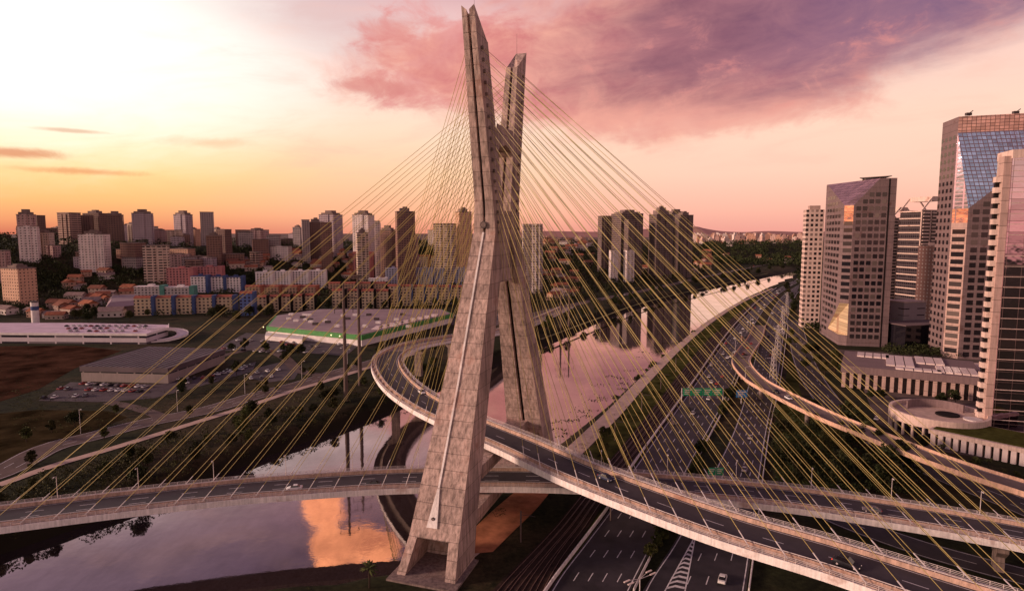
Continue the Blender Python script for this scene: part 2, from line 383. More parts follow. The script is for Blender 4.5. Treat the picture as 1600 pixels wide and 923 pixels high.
# river water
m, n, b, out = newmat('river_water'); pos = geom(n).outputs['Position']
lw = n.new('ShaderNodeLayerWeight'); lw.inputs[0].default_value = .5
nz1 = n.noise(n.vm(pos, (1, 1, 1)), .25, 3, .6); nz2 = n.noise(pos, .02, 3, .6)
bp = n.new('ShaderNodeBump'); bp.inputs['Strength'].default_value = .22; bp.inputs['Distance'].default_value = .06
n.set(bp.inputs['Height'], nz1); n.l.new(bp.outputs[0], lw.inputs['Normal'])
gl = n.new('ShaderNodeBsdfGlossy'); gl.inputs['Color'].default_value = (1, .93, .92, 1); n.set(gl.inputs['Roughness'], n.lin(nz2, .35, .7, .015, .07)); n.l.new(bp.outputs[0], gl.inputs['Normal'])
df = n.new('ShaderNodeBsdfDiffuse'); df.inputs[0].default_value = (.030, .020, .022, 1)
rp = n.noise(n.vm(pos, (.5, .16, 1)), .35, 6, .7); rq = n.noise(pos, .035, 5, .65)
fac = n.m('ADD', n.m('ADD', .10, n.m('ADD', n.m('MULTIPLY', n.m('SUBTRACT', rp, .5), .20), n.m('MULTIPLY', n.m('SUBTRACT', rq, .5), .26))), n.m('MULTIPLY', n.m('POWER', lw.outputs['Facing'], 2.6), 1.0), clamp=True)
mx = n.new('ShaderNodeMixShader'); n.set(mx.inputs[0], fac); n.l.new(df.outputs[0], mx.inputs[1]); n.l.new(gl.outputs[0], mx.inputs[2]); n.l.new(mx.outputs[0], out.inputs[0])
wb = MB(); L_ = [(x-6, y) for x, y in cr(LB, n_=4)]; R_ = [(x+6, y) for x, y in cr(RB, n_=4)]
N_ = 60
def resamp(pl_, k):
    L = [0]
    for a, c_ in zip(pl_, pl_[1:]): L.append(L[-1]+math.dist(a, c_))
    return [(float(np.interp(L[-1]*(i/k)**1.3, L, [p[0] for p in pl_])), float(np.interp(L[-1]*(i/k)**1.3, L, [p[1] for p in pl_]))) for i in range(k+1)]
wb = MB(); wb.poly([(-700, -200, -3), (500, -200, -3), (900, 1300, -3), (1700, 2400, -3), (500, 2400, -3), (-330, 330, -3)])
tag(wb.build('river', m), kind='structure')
# distant hills
hb = MB(); rr = random.Random(5)
def hrange(x0, x1, yd, hts, name):
    hb = MB(); k = len(hts); ring = []
    for i, h in enumerate(hts):
        x = x0+(x1-x0)*i/(k-1); ring.append([(x, yd-600, 0), (x, yd, h), (x, yd+900, 0)])
    hb.sm = True; hb.loft(ring, cap=False, closed=False)
    return tag(hb.build(name, M['hill']), kind='structure')
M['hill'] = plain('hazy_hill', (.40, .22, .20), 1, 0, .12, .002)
def px2x(px, d): return (px-800)/F*d
pts = [(780,364),(850,361),(930,362),(1000,358),(1060,357),(1085,354),(1100,357),(1125,361),(1160,362.5),(1200,361),(1260,362.5),(1330,360),(1420,362),(1600,361),(1750,364)]
hh = [PD(px, py, 9500)[2] for px, py in pts]
hb = MB(); ring = []
fine = cr([(px2x(p[0], 9500), h) for p, h in zip(pts, hh)], n_=6)
for x, h in fine: ring.append([(x, 8800, 0), (x, 9500, h), (x, 10500, 0)])
hb.sm = True; hb.loft(ring, cap=False, closed=False); tag(hb.build('hills', M['hill']), kind='structure')

# ------------------------------------------------------------------ ribbons (roads, paths)
def norms(c):
    out = []
    for i in range(len(c)):
        a = c[max(0, i-1)]; b_ = c[min(len(c)-1, i+1)]; dx, dy = b_[0]-a[0], b_[1]-a[1]; L = math.hypot(dx, dy) or 1
        out.append((dy/L, -dx/L))              # right-hand normal
    return out
def sweep(mb, c, prof, mi=0, closed=True, cap=True):   # c: (x,y,z) centreline; prof: (offset right, dz)
    N = norms(c); mb.loft([[(p[0]+nn[0]*o, p[1]+nn[1]*o, p[2]+h) for o, h in prof] for p, nn in zip(c, N)], mi, cap and closed, closed)
def offs(c, o, dz=0): return [(p[0]+nn[0]*o, p[1]+nn[1]*o, p[2]+dz) for p, nn in zip(c, norms(c))]
def strip(mb, c, o, w, dz, mi=0): sweep(mb, c, [(o-w/2, dz), (o+w/2, dz)], mi, closed=False)
def dashes(mb, c, o, w, dz, on, off, mi=0):
    L = 0; k = 0; seg = []
    for i in range(len(c)-1):
        ph = L % (on+off)
        if ph < on: seg.append(i)
        else:
            if len(seg) > 0: strip(mb, c[seg[0]:seg[-1]+2], o, w, dz, mi)
            seg = []
        L += math.dist(c[i][:2], c[i+1][:2])
def draped(px_pts, step=6, dz=.12, z=2.5):
    c = cr([P(a, b_, z) for a, b_ in px_pts], step=step); return [(x, y, max(T(x, y), 0.5)+dz) for x, y in c]
def road_from(px_pts, w, name, mat, dz=.12, marks=True, lanes=2, step=4, shoulder=.6, flat=True):
    c = draped(px_pts, step, dz)
    if flat: c = [(p[0], p[1], max(p[2], 2.5+dz)) for p in c]
    mb = MB(); strip(mb, c, 0, w, 0)
    if marks:
        strip(mb, c, -w/2+shoulder, .22, .02, 1); strip(mb, c, w/2-shoulder, .22, .02, 1)
        if lanes > 1:
            iw = w-2*shoulder
            for j in range(1, lanes): dashes(mb, c, -iw/2+iw*j/lanes, .2, .02, 4, 8, 1)
    o = tag(mb.build(name, [mat, M['white']]), kind='structure')
    return o, c
# ------------------------------------------------------------------ cable-stayed bridge
C0 = Vector((-4, 181, 0)); U = Vector((.31, .951, 0)).normalized(); W = Vector((.951, -.31, 0)).normalized()
bridge_u = math.atan2(W.y, W.x)
def st(tab, z):
    for (z0, *a), (z1, *b_) in zip(tab, tab[1:]):
        if z <= z1 or z1 == tab[-1][0]:
            t = (z-z0)/(z1-z0); return [p+(q-p)*t for p, q in zip(a, b_)]
# z, u-offset, half width along the deck, half thickness along u
TAB = [(0, 39.2, 7.4, 6.4), (11, 34.8, 6.5, 5.8), (45, 21.3, 4.85, 4.6), (84, 7.0, 3.1, 4.1), (92, 7.5, 2.65, 4.1), (141, 18.6, 1.6, 4.1)]
def mast(parent, sg):                          # sg -1: the mast nearer the camera, +1: the farther
    ang = bridge_u
    cw = lambda z: (-2.6*max(0, 1-z/84) if sg < 0 else 0)
    def pt(u_, w_, z): v = C0+U*u_+W*(w_+cw(z)); return (v.x, v.y, z)
    def ring(z, notch=0, nd=.7, face='out', dz=(0, 0)):
        uo, hw, ht = st(TAB, z); uo *= sg
        f = -1 if face == 'camera' else 1
        fr = [(-hw, -ht), (hw, -ht), (hw, ht), (-hw, ht)]
        if notch: fr = [(-hw, -ht), (-notch, -ht), (-notch+.12, -ht+nd), (notch-.12, -ht+nd), (notch, -ht), (hw, -ht), (hw, ht), (-hw, ht)]
        return [pt(uo+u_, w_, z) for w_, u_ in fr]
    nt_up = .36; parts = []
    # legs below the meeting point
    mb = MB(); zs = [11.0, 28, 45, 64, 84.0]
    mb.loft([ring(z, *( (0,) if sg < 0 else (.55, 1.1))) for z in zs]); leg = mb.build('leg', M['mast'], parent); parts.append(leg)
    # forked foot: two side walls and a back wall around an open chamber
    mb = MB()
    uo0, hw0, ht0 = st(TAB, 0); uo1, hw1, ht1 = st(TAB, 11)
    def wl(w0, w1, u0, u1, w0t, w1t, u0t, u1t, zb=-1.5, zt=10.998):
        mb.hexa([pt(sg*uo0+u0, w0, zb), pt(sg*uo0+u0, w1, zb), pt(sg*uo0+u1, w1, zb), pt(sg*uo0+u1, w0, zb)],
                [pt(sg*uo1+u0t, w0t, zt), pt(sg*uo1+u0t, w1t, zt), pt(sg*uo1+u1t, w1t, zt), pt(sg*uo1+u1t, w0t, zt)])
    wl(-hw0-1.2, -hw0+1.1, -ht0-.6, ht0, -hw1, -hw1+2.1, -ht1, ht1); wl(hw0-2.6, hw0, -ht0, ht0, hw1-2.6, hw1, -ht1, ht1)
    wl(-hw0+1.12, hw0-2.62, ht0-1.0, ht0, -hw1+2.12, hw1-2.62, ht1-1.0, ht1)
    mb.build('foot', M['mast'], parent)
    mb = MB(); mb.hexa([pt(sg*uo0-ht0-1.4, -hw0-2, -6), pt(sg*uo0-ht0-1.4, hw0+1.5, -6), pt(sg*uo0+ht0+1, hw0+1.5, -6), pt(sg*uo0+ht0+1, -hw0-2, -6)],
            [pt(sg*uo0-ht0-1.2, -hw0-1.8, 3.0), pt(sg*uo0-ht0-1.2, hw0+1.0, 3.0), pt(sg*uo0+ht0+.8, hw0+1.0, 3.0), pt(sg*uo0+ht0+.8, -hw0-1.8, 3.0)])
    mb.build('footing', M['pier'], parent)
    # upper mast with its long groove and slanted, hollowed top
    mb = MB(); rings = [ring(z, nt_up, .9) for z in (84.003, 92, 104, 116, 128, 133)]
    top = ring(136.5, nt_up, .9); out = []
    uo, hw, ht = st(TAB, 136.5)
    for (x_, y_, z_) in top:
        du = (Vector((x_, y_, 0))-C0).dot(U)-sg*uo; dw = (Vector((x_, y_, 0))-C0).dot(W)
        k = (du/ht)*sg                          # outer side is high
        zt = 136.2+3.2*k-(1.1 if abs(dw) < hw*.6 else 0)
        out.append((x_+U.x*sg*.5*k, y_+U.y*sg*.5*k, zt))
    mb.loft(rings+[out]); up = mb.build('upper_mast', M['mast'], parent)
    # dark strip painting the groove's shade, pale channel and anchor disc
    def facept(z, w_, pr): uo_, hw_, ht_ = st(TAB, z); return pt(sg*uo_-ht_-pr, w_, z)
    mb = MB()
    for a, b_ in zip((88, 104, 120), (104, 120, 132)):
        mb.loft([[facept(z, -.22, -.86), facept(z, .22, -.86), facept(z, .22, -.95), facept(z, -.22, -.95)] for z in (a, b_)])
    mb.build('groove_shade', M['dark'], parent)
    if sg < 0:
        mb = MB()
        for a, b_ in ((22, 45), (45, 84)):
            mb.loft([[facept(z, w_-.24, .3), facept(z, w_+.24, .3), facept(z, w_+.24, -.3), facept(z, w_-.24, -.3)] for z, w_ in ((a, -.9+.010*(a-22)), (b_, -.9+.010*(b_-22)))])
        mb.build('cover_channel', M['fascia'], parent)
        mb = MB(); mb.loft([[facept(z, w0, .35), facept(z, w1, .35), facept(z, w1, -.4), facept(z, w0, -.4)] for z, w0, w1 in ((13.5, -2.3, .5), (21.8, -1.2, -.6))])
        mb.build('cover_plate', M['fascia'], parent)
        for z, w_, r_ in ((86, -.1, .95), (15.3, -.9, .5)):
            mb = MB(); c_ = Vector(facept(z, w_, .05)); mb.tube(c_+U*.1, c_-U*.35, r_, k=20); mb.tube(c_-U*.35, c_-U*.42, r_*.7, k=20, mi=1); mb.build('round_hatch', [M['post'], M['pier']], parent)
    else:
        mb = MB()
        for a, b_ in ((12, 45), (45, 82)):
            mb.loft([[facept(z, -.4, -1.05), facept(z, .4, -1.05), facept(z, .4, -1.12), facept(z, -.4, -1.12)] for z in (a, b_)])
        mb.build('groove_shade', M['dark'], parent)  # dark strip standing in for the shade inside the slot
    return pt
tw = empty('bridge_tower', (C0.x, C0.y, 0), 0, 'tall x-shaped concrete tower with two leaning masts, standing between the crossing curved decks', 'bridge tower')
class Loc:                                      # children of the tower are written in world space
    pass
tw.location = (0, 0, 0)
pt = mast(tw, -1); mast(tw, 1)
mb = MB()                                       # joint where the masts touch, cross beams
def ub(mb, u0, u1, w0, w1, z0, z1):
    mb.hexa([pt(u0, w0, z0), pt(u0, w1, z0), pt(u1, w1, z0), pt(u1, w0, z0)], [pt(u0, w0, z1), pt(u0, w1, z1), pt(u1, w1, z1), pt(u1, w0, z1)])
mb.hexa([pt(-6, -2.7, 70), pt(-6, 2.7, 70), pt(6, 2.7, 70), pt(6, -2.7, 70)], [pt(-3.4, -2.5, 90), pt(-3.4, 2.5, 90), pt(3.4, 2.5, 90), pt(3.4, -2.5, 90)])
mb.build('joint_block', M['mast'], tw)
mb = MB(); arc = [(-8, 104.5), (-5, 107.2), (0, 108.4), (5, 107.2), (8, 104.5)]
for w0, w1 in ((-2.35, 2.35),):
    for (a, za), (b_, zb) in zip(arc, arc[1:]):
        mb.hexa([pt(a, w0, za), pt(a, w1, za), pt(b_, w1, zb), pt(b_, w0, zb)], [pt(a, w0, 112), pt(a, w1, 112), pt(b_, w1, 112), pt(b_, w0, 112)])
ub(mb, -7, 7, -2.35, -2.1, 112.002, 113.2); ub(mb, -7, 7, 2.1, 2.35, 112.002, 113.2)
mb.build('upper_cross_beam', M['mast'], tw)
mb = MB(); ub(mb, -31, 31, -3.4, 3.4, 6.2, 10.2); mb.build('lower_cross_beam', M['mast'], tw)
mb = MB(); ub(mb, -28, 28, -3.2, 3.2, 17.4, 21.2); mb.build('upper_deck_beam', M['mast'], tw)
for sg in (-1, 1):
    mb = MB(); uo, hw, ht = st(TAB, 137); a = pt(sg*uo, 0, 134); mb.tube(a, (a[0], a[1], 144), .06, .03); mb.build('lightning_rod', M['post'], tw)

UC = cr([(118,64,23),(104,77,23),(91,87,23),(77.5,97,23),(61,112,23),(46,124,23),(32,138,23),(17,155,23),(1.5,176,23),(-14,195.5,23),(-30,218,23),(-45,247,23),(-57,283,23),(-60.5,313,22.5),(-55,347,21),(-36,386,18.5),(-16,430,14.5),(4,495,8.5),(30,590,3.4),(60,680,2.7)], step=2.0)
LC = cr([(-215,96,11),(-185,122,11.6),(-155,144,12),(-129,153,12),(-106,161,12),(-80,169,12),(-61,173,12),(-36,177,12),(-4,178.5,12),(25,176.5,12),(63,168.5,12),(90,159,12),(122,143.5,12),(150,125,11.4),(180,100,10)], step=2.0)
def deck(c, name, label, hw, barrier, n_lane, flip):
    root = empty(name, (0, 0, 0), 0, label, 'bridge deck')
    mb = MB(); sweep(mb, c, [(-hw, 0), (hw, 0), (hw, -.9), (hw-2.2, -1.3), (hw-4, -2.6), (-hw+4, -2.6), (-hw+2.2, -1.3), (-hw, -.9)][::-1]); mb.build('slab', M['deckc'], root)
    rw = barrier*2
    mb = MB(); strip(mb, c, 0, rw-.5, .06); strip(mb, c, -barrier+.85, .20, .075, 1); strip(mb, c, barrier-.85, .20, .075, 1)
    for j in range(1, n_lane):
        o_ = -barrier+.85+(rw-1.7)*j/n_lane; dashes(mb, c, o_, .18, .075, 4, 8, 1)
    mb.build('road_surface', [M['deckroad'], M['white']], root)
    for sg in (-1, 1):
        mb = MB(); o_ = sg*barrier
        sweep(mb, c, [(o_-.28, .01), (o_+.28, .01), (o_+.10, .95), (o_-.10, .95)][::-1]); mb.build('crash_barrier', M['rail'], root)
        mb = MB(); o_ = sg*hw
        sweep(mb, c, [(o_-.10, -1.15), (o_+.16, -1.15), (o_+.16, .45), (o_-.10, .45)][::-1]); mb.build('edge_beam', M['fascia'], root)
        mb = MB(); o_ = sg*(hw-.05)
        for h in (.75, 1.05, 1.35): sweep(mb, c, [(o_-.035, h-.035), (o_+.035, h-.035), (o_+.035, h+.035), (o_-.035, h+.035)][::-1])
        for q in offs(c, o_)[::1]: mb.box(q[0]-.05, q[0]+.05, q[1]-.05, q[1]+.05, q[2]+.4, q[2]+1.4)
        mb.build('railing', M['steel'], root)
        mb = MB(); o_ = sg*(barrier)               # low rail on top of the barrier
        sweep(mb, c, [(o_-.05, 1.15), (o_+.05, 1.15), (o_+.05, 1.28), (o_-.05, 1.28)][::-1])
        for q in offs(c, o_)[::2]: mb.box(q[0]-.05, q[0]+.05, q[1]-.05, q[1]+.05, q[2]+.9, q[2]+1.2)
        mb.build('barrier_rail', M['steel'], root)
    return root
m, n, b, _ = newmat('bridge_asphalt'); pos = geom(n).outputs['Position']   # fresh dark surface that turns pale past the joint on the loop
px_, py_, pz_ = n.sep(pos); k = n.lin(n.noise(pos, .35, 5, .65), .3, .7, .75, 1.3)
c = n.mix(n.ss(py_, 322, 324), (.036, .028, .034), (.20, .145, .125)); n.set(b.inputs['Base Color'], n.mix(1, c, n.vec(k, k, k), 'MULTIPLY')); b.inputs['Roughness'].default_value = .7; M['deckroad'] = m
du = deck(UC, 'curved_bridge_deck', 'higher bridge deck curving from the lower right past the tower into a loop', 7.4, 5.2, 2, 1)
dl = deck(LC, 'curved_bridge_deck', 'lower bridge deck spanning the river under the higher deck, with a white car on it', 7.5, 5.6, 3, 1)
def arclen(c):
    L = [0]
    for a, b_ in zip(c, c[1:]): L.append(L[-1]+math.dist(a[:2], b_[:2]))
    return L
def near_s(c, p): 
    L = arclen(c); k = min(range(len(c)), key=lambda i: (c[i][0]-p[0])**2+(c[i][1]-p[1])**2); return L[k]
def at_s(c, s_):
    L = arclen(c); s_ = max(0, min(L[-1], s_))
    k = max(0, min(len(c)-2, next((i for i in range(len(L)-1) if L[i+1] >= s_), len(c)-2))); t = (s_-L[k])/(L[k+1]-L[k])
    p = tuple(a+(b_-a)*t for a, b_ in zip(c[k], c[k+1])); dx, dy = c[k+1][0]-c[k][0], c[k+1][1]-c[k][1]; l = math.hypot(dx, dy)
    return p, (dx/l, dy/l)
anch = []
def stays(c, root, sg, toward_right_first, s_step=6.9, s0=18.0):
    sc_ = near_s(c, C0)
    for side in (-1, 1):                        # along the deck either way
        for k in range(18):
            z = 84+k*2.72+(1.0 if side > 0 else 0)
            uo, hw, ht = st(TAB, z); uo *= sg
            (p, (dx, dy)) = at_s(c, sc_+side*(s0+s_step*k)); nrm = (dy, -dx)
            q1 = (p[0]-C0.x)*W.x+(p[1]-C0.y)*W.y; ws = 1 if q1 > 0 else -1
            if c is UC and side > 0 : ws = -1
            if c is UC and side < 0 : ws = 1
            for e in (-1, 1):
                o_ = e*6.45; b_ = Vector((p[0]+nrm[0]*o_, p[1]+nrm[1]*o_, p[2]))
                a = Vector(pt(uo+(.9 if (b_-C0).dot(U) > (Vector((p[0], p[1], 0))-C0).dot(U) else -.9)*1.6, ws*hw, z+(.5 if e > 0 else 0)))
                dirv = (b_-a).normalized(); dd = (a-b_).normalized()
                mb = MB(); t0 = b_+dd*4.2
                mb.tube(t0, a, .064, k=5); cb = mb.build('stay_cable', M['cable'], root)
                mb = MB(); mb.tube(b_+Vector((0, 0, -.05)), t0, .115, k=6); mb.build('guard_tube', M['tube'], cb)
                mb = MB(); bx = Vector((dx, dy, 0)); nr = Vector((nrm[0], nrm[1], 0))
                def bp(s1, s2, h): v = b_+bx*s1+nr*s2; return (v.x, v.y, v.z+h)
                mb.hexa([bp(-1.3, -.5, 0.0), bp(1.3, -.5, 0), bp(1.3, .5, 0), bp(-1.3, .5, 0)], [bp(-1.0, -.4, .55), bp(1.0, -.4, .55), bp(1.0, .4, .55), bp(-1.0, .4, .55)])
                mb.build('anchor_block', M['rail'], cb)
                anch.append((a, ws))
stays(UC, du, -1, True, 6.9, 20)
stays(LC, dl, 1, True, 6.9, 20)
ab = MB(); ab.box(-.16, .5, -.38, .38, -.36, .42); abm = ab.mesh('anchor_box', M['pier'])
seen = set()
for a, ws in anch[::2]:
    key = (round(a.x, 0), round(a.y, 0), round(a.z, 1))
    if key in seen: continue
    seen.add(key)
    inst('anchor_box', abm, tw, a, (0, R(0), bridge_u+(0 if ws > 0 else math.pi)))
# piers under the decks
def pier(x, y, ztop, rz, label, w=9, group=None):
    t = empty('bridge_pier', (x, y, 0), rz, label, 'pier', group)
    mb = MB(); mb.loft([[(-1.1, -2.2, -7), (1.1, -2.2, -7), (1.1, 2.2, -7), (-1.1, 2.2, -7)], [(-.9, -2, ztop-3), (.9, -2, ztop-3), (.9, 2, ztop-3), (-.9, 2, ztop-3)]]); mb.build('column', M['pier'], t)
    mb = MB(); mb.loft([[(-1, -2.2, ztop-3), (1, -2.2, ztop-3), (1, 2.2, ztop-3), (-1, 2.2, ztop-3)], [(-1.1, -w/2, ztop-1), (1.1, -w/2, ztop-1), (1.1, w/2, ztop-1), (-1.1, w/2, ztop-1)], [(-1.1, -w/2, ztop), (1.1, -w/2, ztop), (1.1, w/2, ztop), (-1.1, w/2, ztop)]]); mb.build('cap', M['pier'], t)
    return t
def piers_on(c, ss_, off, label, group, w=9):
    for s_ in ss_:
        p, (dx, dy) = at_s(c, s_)
        pier(p[0], p[1], p[2]-off, math.atan2(dy, dx), label, w, group)
sU = near_s(UC, C0); sL = near_s(LC, C0)
piers_on(UC, [sU+150, sU+185, sU+220, sU+262], 2.6, 'tall concrete pier holding up the looping deck on the far bank', 'piers under the looping deck')
piers_on(LC, [sL+128, sL+175], 2.6, 'wide concrete pier under the right end of the lower deck', 'piers under the right end of the lower deck')

# ------------------------------------------------------------------ viaduct at right
VC = cr([(*P(1187,508,3),3),(*P(1180,528,5),5),(*P(1166,548,8),8),(*P(1158,566,9.5),9.5),(*P(1178,592,10),10),(*P(1222,617,10),10),(*P(1290,650,10),10),(*P(1362,679,10),10),(*P(1440,710,10),10),(*P(1520,738,10),10),(*P(1600,763,10),10),(*P(1700,795,10),10),(*P(1850,840,10),10)], step=3)
vi = empty('viaduct', (0, 0, 0), 0, 'orange-edged concrete viaduct ramp curving off the expressway past the office towers', 'viaduct')
M['vrail'] = concrete('orange_parapet', (.70, .44, .32), 50, .4, .01)
mb = MB(); sweep(mb, VC, [(-5.2, 0), (5.2, 0), (5.2, -.6), (2.5, -1.9), (-2.5, -1.9), (-5.2, -.6)][::-1]); mb.build('slab', M['vrail'], vi)
mb = MB(); strip(mb, VC, 0, 9.4, .05); strip(mb, VC, -4.2, .2, .065, 1); strip(mb, VC, 4.2, .2, .065, 1); s_ = mb.build('road_surface', [M['asph2'], M['white']], vi)
for sg in (-1, 1):
    mb = MB(); o_ = sg*5.0; sweep(mb, VC, [(o_-.22, -.5), (o_+.22, -.5), (o_+.13, 1.0), (o_-.13, 1.0)][::-1]); mb.build('parapet', M['vrail'], vi)
LV = arclen(VC)
for s_ in [60, 100, 140, 180, 220, 262, 304]:
    if s_ < LV[-1]-5:
        p, (dx, dy) = at_s(VC, s_); mb = MB(); mb.cyl(p[0], p[1], -1, p[2]-1.9, .95, k=12); mb.build('column', M['pier'], vi)

# ------------------------------------------------------------------ expressway, railway, paths
hwL = [(820,1005),(858,923),(956,792),(990,732),(1087,598),(1148,513),(1190,470),(1218,450),(1250,434)]
def lane_marks(mb, a, b_, lanes, z=2.62, on=4, off=8, ew=.25):
    def ln(t): return [(p[0]+(q[0]-p[0])*t, p[1]+(q[1]-p[1])*t, z) for p, q in zip(a, b_)]
    for t in (.035, .965): strip(mb, cr(ln(t), step=4), 0, ew, 0, 1)
    for j in range(1, lanes): dashes(mb, cr(ln(.035+.93*j/lanes), step=2), 0, .22, 0, on, off, 1)
def poly_strip(lpx, rpx, name, mat, dz=.10, k=50, z=2.5, lanes=0):
    a = cr([P(*p, z) for p in lpx], n_=6); b_ = cr([P(*p, z) for p in rpx], n_=6)
    def rs(pl_):
        L = arclen(pl_); return [at_s(pl_, L[-1]*i/k)[0] for i in range(k+1)]
    a, b_ = rs(a), rs(b_); mb = MB()
    for i in range(k): mb.poly([(a[i][0], a[i][1], z+dz), (b_[i][0], b_[i][1], z+dz), (b_[i+1][0], b_[i+1][1], z+dz), (a[i+1][0], a[i+1][1], z+dz)])
    if lanes: lane_marks(mb, a, b_, lanes, z+dz+.02)
    o = tag(mb.build(name, [mat, M['white']]), kind='structure'); mid = [tuple((p+q)/2 for p, q in zip(x_, y_)) for x_, y_ in zip(a, b_)]
    return o, a, b_
h1, a1, b1 = poly_strip(hwL, [(945,1005),(985,923),(1046,800),(1076,732),(1146,598),(1176,513),(1202,474),(1226,453),(1256,436)], 'expressway', M['asph'], lanes=5)
h2, a2, b2 = poly_strip([(975,1010),(1004,923),(1058,840),(1118,732),(1158,640),(1188,530),(1210,478),(1232,455),(1262,437)], [(1150,1010),(1166,923),(1177,840),(1188,745),(1201,659),(1216,590),(1228,510),(1240,470),(1252,452),(1274,438)], 'expressway', M['asph'], lanes=5)
# chevron island
mb = MB(); A_ = P(1087,836,2.5); B0 = P(1038,925,2.5); B1 = P(1070,925,2.5)
for k in range(13):
    t0 = k/13; t1 = (k+.42)/13
    def q(t, s2, back=0): 
        l = [A_[i]+(B0[i]-A_[i])*t for i in (0, 1)]; r_ = [A_[i]+(B1[i]-A_[i])*t for i in (0, 1)]
        return (l[0]+(r_[0]-l[0])*s2, l[1]+(r_[1]-l[1])*s2+back, 2.633)
    for s0_, s1_, bk0, bk1 in ((0.05, .5, 0, .8), (.5, .95, .8, 0)):
        mb.poly([q(t1, s0_, bk0), q(t1, s1_, bk1), q(t0, s1_, bk1), q(t0, s0_, bk0)])
for w_ in ((A_, B0), (A_, B1)): strip(mb, [(*w_[0], 2.5), (*w_[1], 2.5)], 0, .3, .14)
tag(mb.build('chevron_marking', M['white'], h2), kind='structure')
# concrete barriers along the expressway
def wallrun(px_pts, name, mat, h=.85, w=.35, lab=None, cat='barrier', z=2.5, step=6):
    c = [(x, y, z) for x, y in cr([P(*p, z) for p in px_pts], step=step)]
    mb = MB(); sweep(mb, c, [(-w/2, 0), (w/2, 0), (w/4, h), (-w/4, h)][::-1]); o = mb.build(name, mat); tag(o, lab, cat); return o
wallrun([(a-5, b_) for a, b_ in hwL[:-1]], 'crash_barrier', M['fascia'], 1.0, .5, 'long pale concrete barrier between the railway and the expressway')
wallrun([(990,923),(1050,802),(1082,732),(1150,598),(1180,513)], 'crash_barrier', M['fascia'], .8, .4, 'pale concrete barrier on the left edge of the leafy expressway median')
wallrun([(1170,923),(1181,840),(1192,745),(1205,659),(1220,590),(1231,510)], 'crash_barrier', M['fascia'], .9, .4, 'pale concrete barrier on the right edge of the expressway')
# riverside path, railway
pth, a3, b3 = poly_strip([(700,868),(760,820),(820,768),(872,712),(945,645),(1003,588),(1062,535),(1112,497),(1160,469),(1205,450)], [(730,880),(790,830),(850,778),(899,720),(968,650),(1019,592),(1073,537),(1119,499),(1165,470),(1209,451)], 'riverside_path', M['path'], .06)
bal, a4, b4 = poly_strip([(735,960),(790,900),(860,830),(925,752),(1010,650),(1085,555),(1140,500),(1190,462)], [(850,960),(880,880),(925,815),(962,758),(1042,662),(1104,575),(1150,512),(1196,466)], 'railway_bed', M['ballast'], .05)
for tr, t_ in enumerate((.16, .36, .58, .80)):
    c = cr([(p[0]+(q_[0]-p[0])*t_, p[1]+(q_[1]-p[1])*t_, 2.58) for p, q_ in zip(a4, b4)], step=4)
    t = MB()
    for o_ in (-.75, .75): sweep(t, c, [(o_-.05, 0), (o_+.05, 0), (o_+.04, .18), (o_-.04, .18)][::-1])
    o = t.build('rail', M['railst'], bal)
M['verge'] = plain('verge_grass', (.055, .056, .018), 1, 0, .6, .12)
v1, _a, _b = poly_strip([(899,722),(968,652),(1019,594),(1073,539),(1119,501),(1165,471)], [(935,758),(1012,652),(1060,590),(1092,545),(1138,502),(1188,463)], 'grass_verge', M['verge'], .03)
v2, _a, _b = poly_strip([(852,960),(883,880),(928,815),(966,758),(1046,662),(1108,575),(1154,512)], [(842,923),(948,792),(984,732),(1080,598),(1120,550),(1142,513),(1160,500)][1:], 'grass_verge', M['verge'], .035)
v3, _a, _b = poly_strip([(1214,745),(1208,700),(1216,640),(1228,590),(1236,540)], [(1330,790),(1310,730),(1290,680),(1262,650),(1248,600)], 'grass_verge', M['verge'], .02)
# earth beside the tower foot, orange sodium lamp glow painted into its colour
de, a5, b5 = poly_strip([(700,868),(748,818),(790,780),(835,745)], [(770,862),(800,832),(838,795),(868,758)], 'lamplit_earth', M['lit_dirt'], .09, 12)
# left bank roads
M['lroad'] = plain('old_asphalt', (.115, .078, .072), .85, .2, .25, .2)
r1, c1 = road_from([(-120,775),(0,738),(75,700),(150,680),(225,661),(325,640),(400,618),(470,600),(520,584),(590,564),(700,530),(770,506),(834,491),(915,472),(1020,451),(1140,424),(1200,413)], 13, 'riverside_road', M['lroad'], .12, True, 3, 5)
r2, c2 = road_from([(-120,795),(0,757),(85,727),(170,702),(280,668),(395,632),(460,610),(520,592),(580,573),(650,552)], 4.2, 'cycle_path', M['path'], .16, False)
r3, c3 = road_from([(845,530),(930,499),(1008,472),(1100,450),(1140,441),(1200,427)], 3.0, 'bank_track', plain('grassy_track', (.16, .14, .06), .9, .1, .3, .2), .14, False)
r4, c4 = road_from([(170,628),(215,638),(252,652),(240,662)], 6, 'access_road', M['lroad'], .14, False)
r5, c5 = road_from([(330,560),(400,545),(440,556),(470,580),(520,588)], 7, 'access_road', M['lroad'], .14, False)
# streets at right
r6, c6 = road_from([(1700,835),(1600,792),(1500,752),(1430,720),(1345,670),(1290,622),(1255,560),(1240,500)], 13, 'side_street', M['asph'], .10, True, 3, 5)
r7, c7 = road_from([(1230,760),(1290,800),(1420,850),(1560,890),(1700,925)], 10, 'side_street', M['asph'], .10, True, 2, 5)
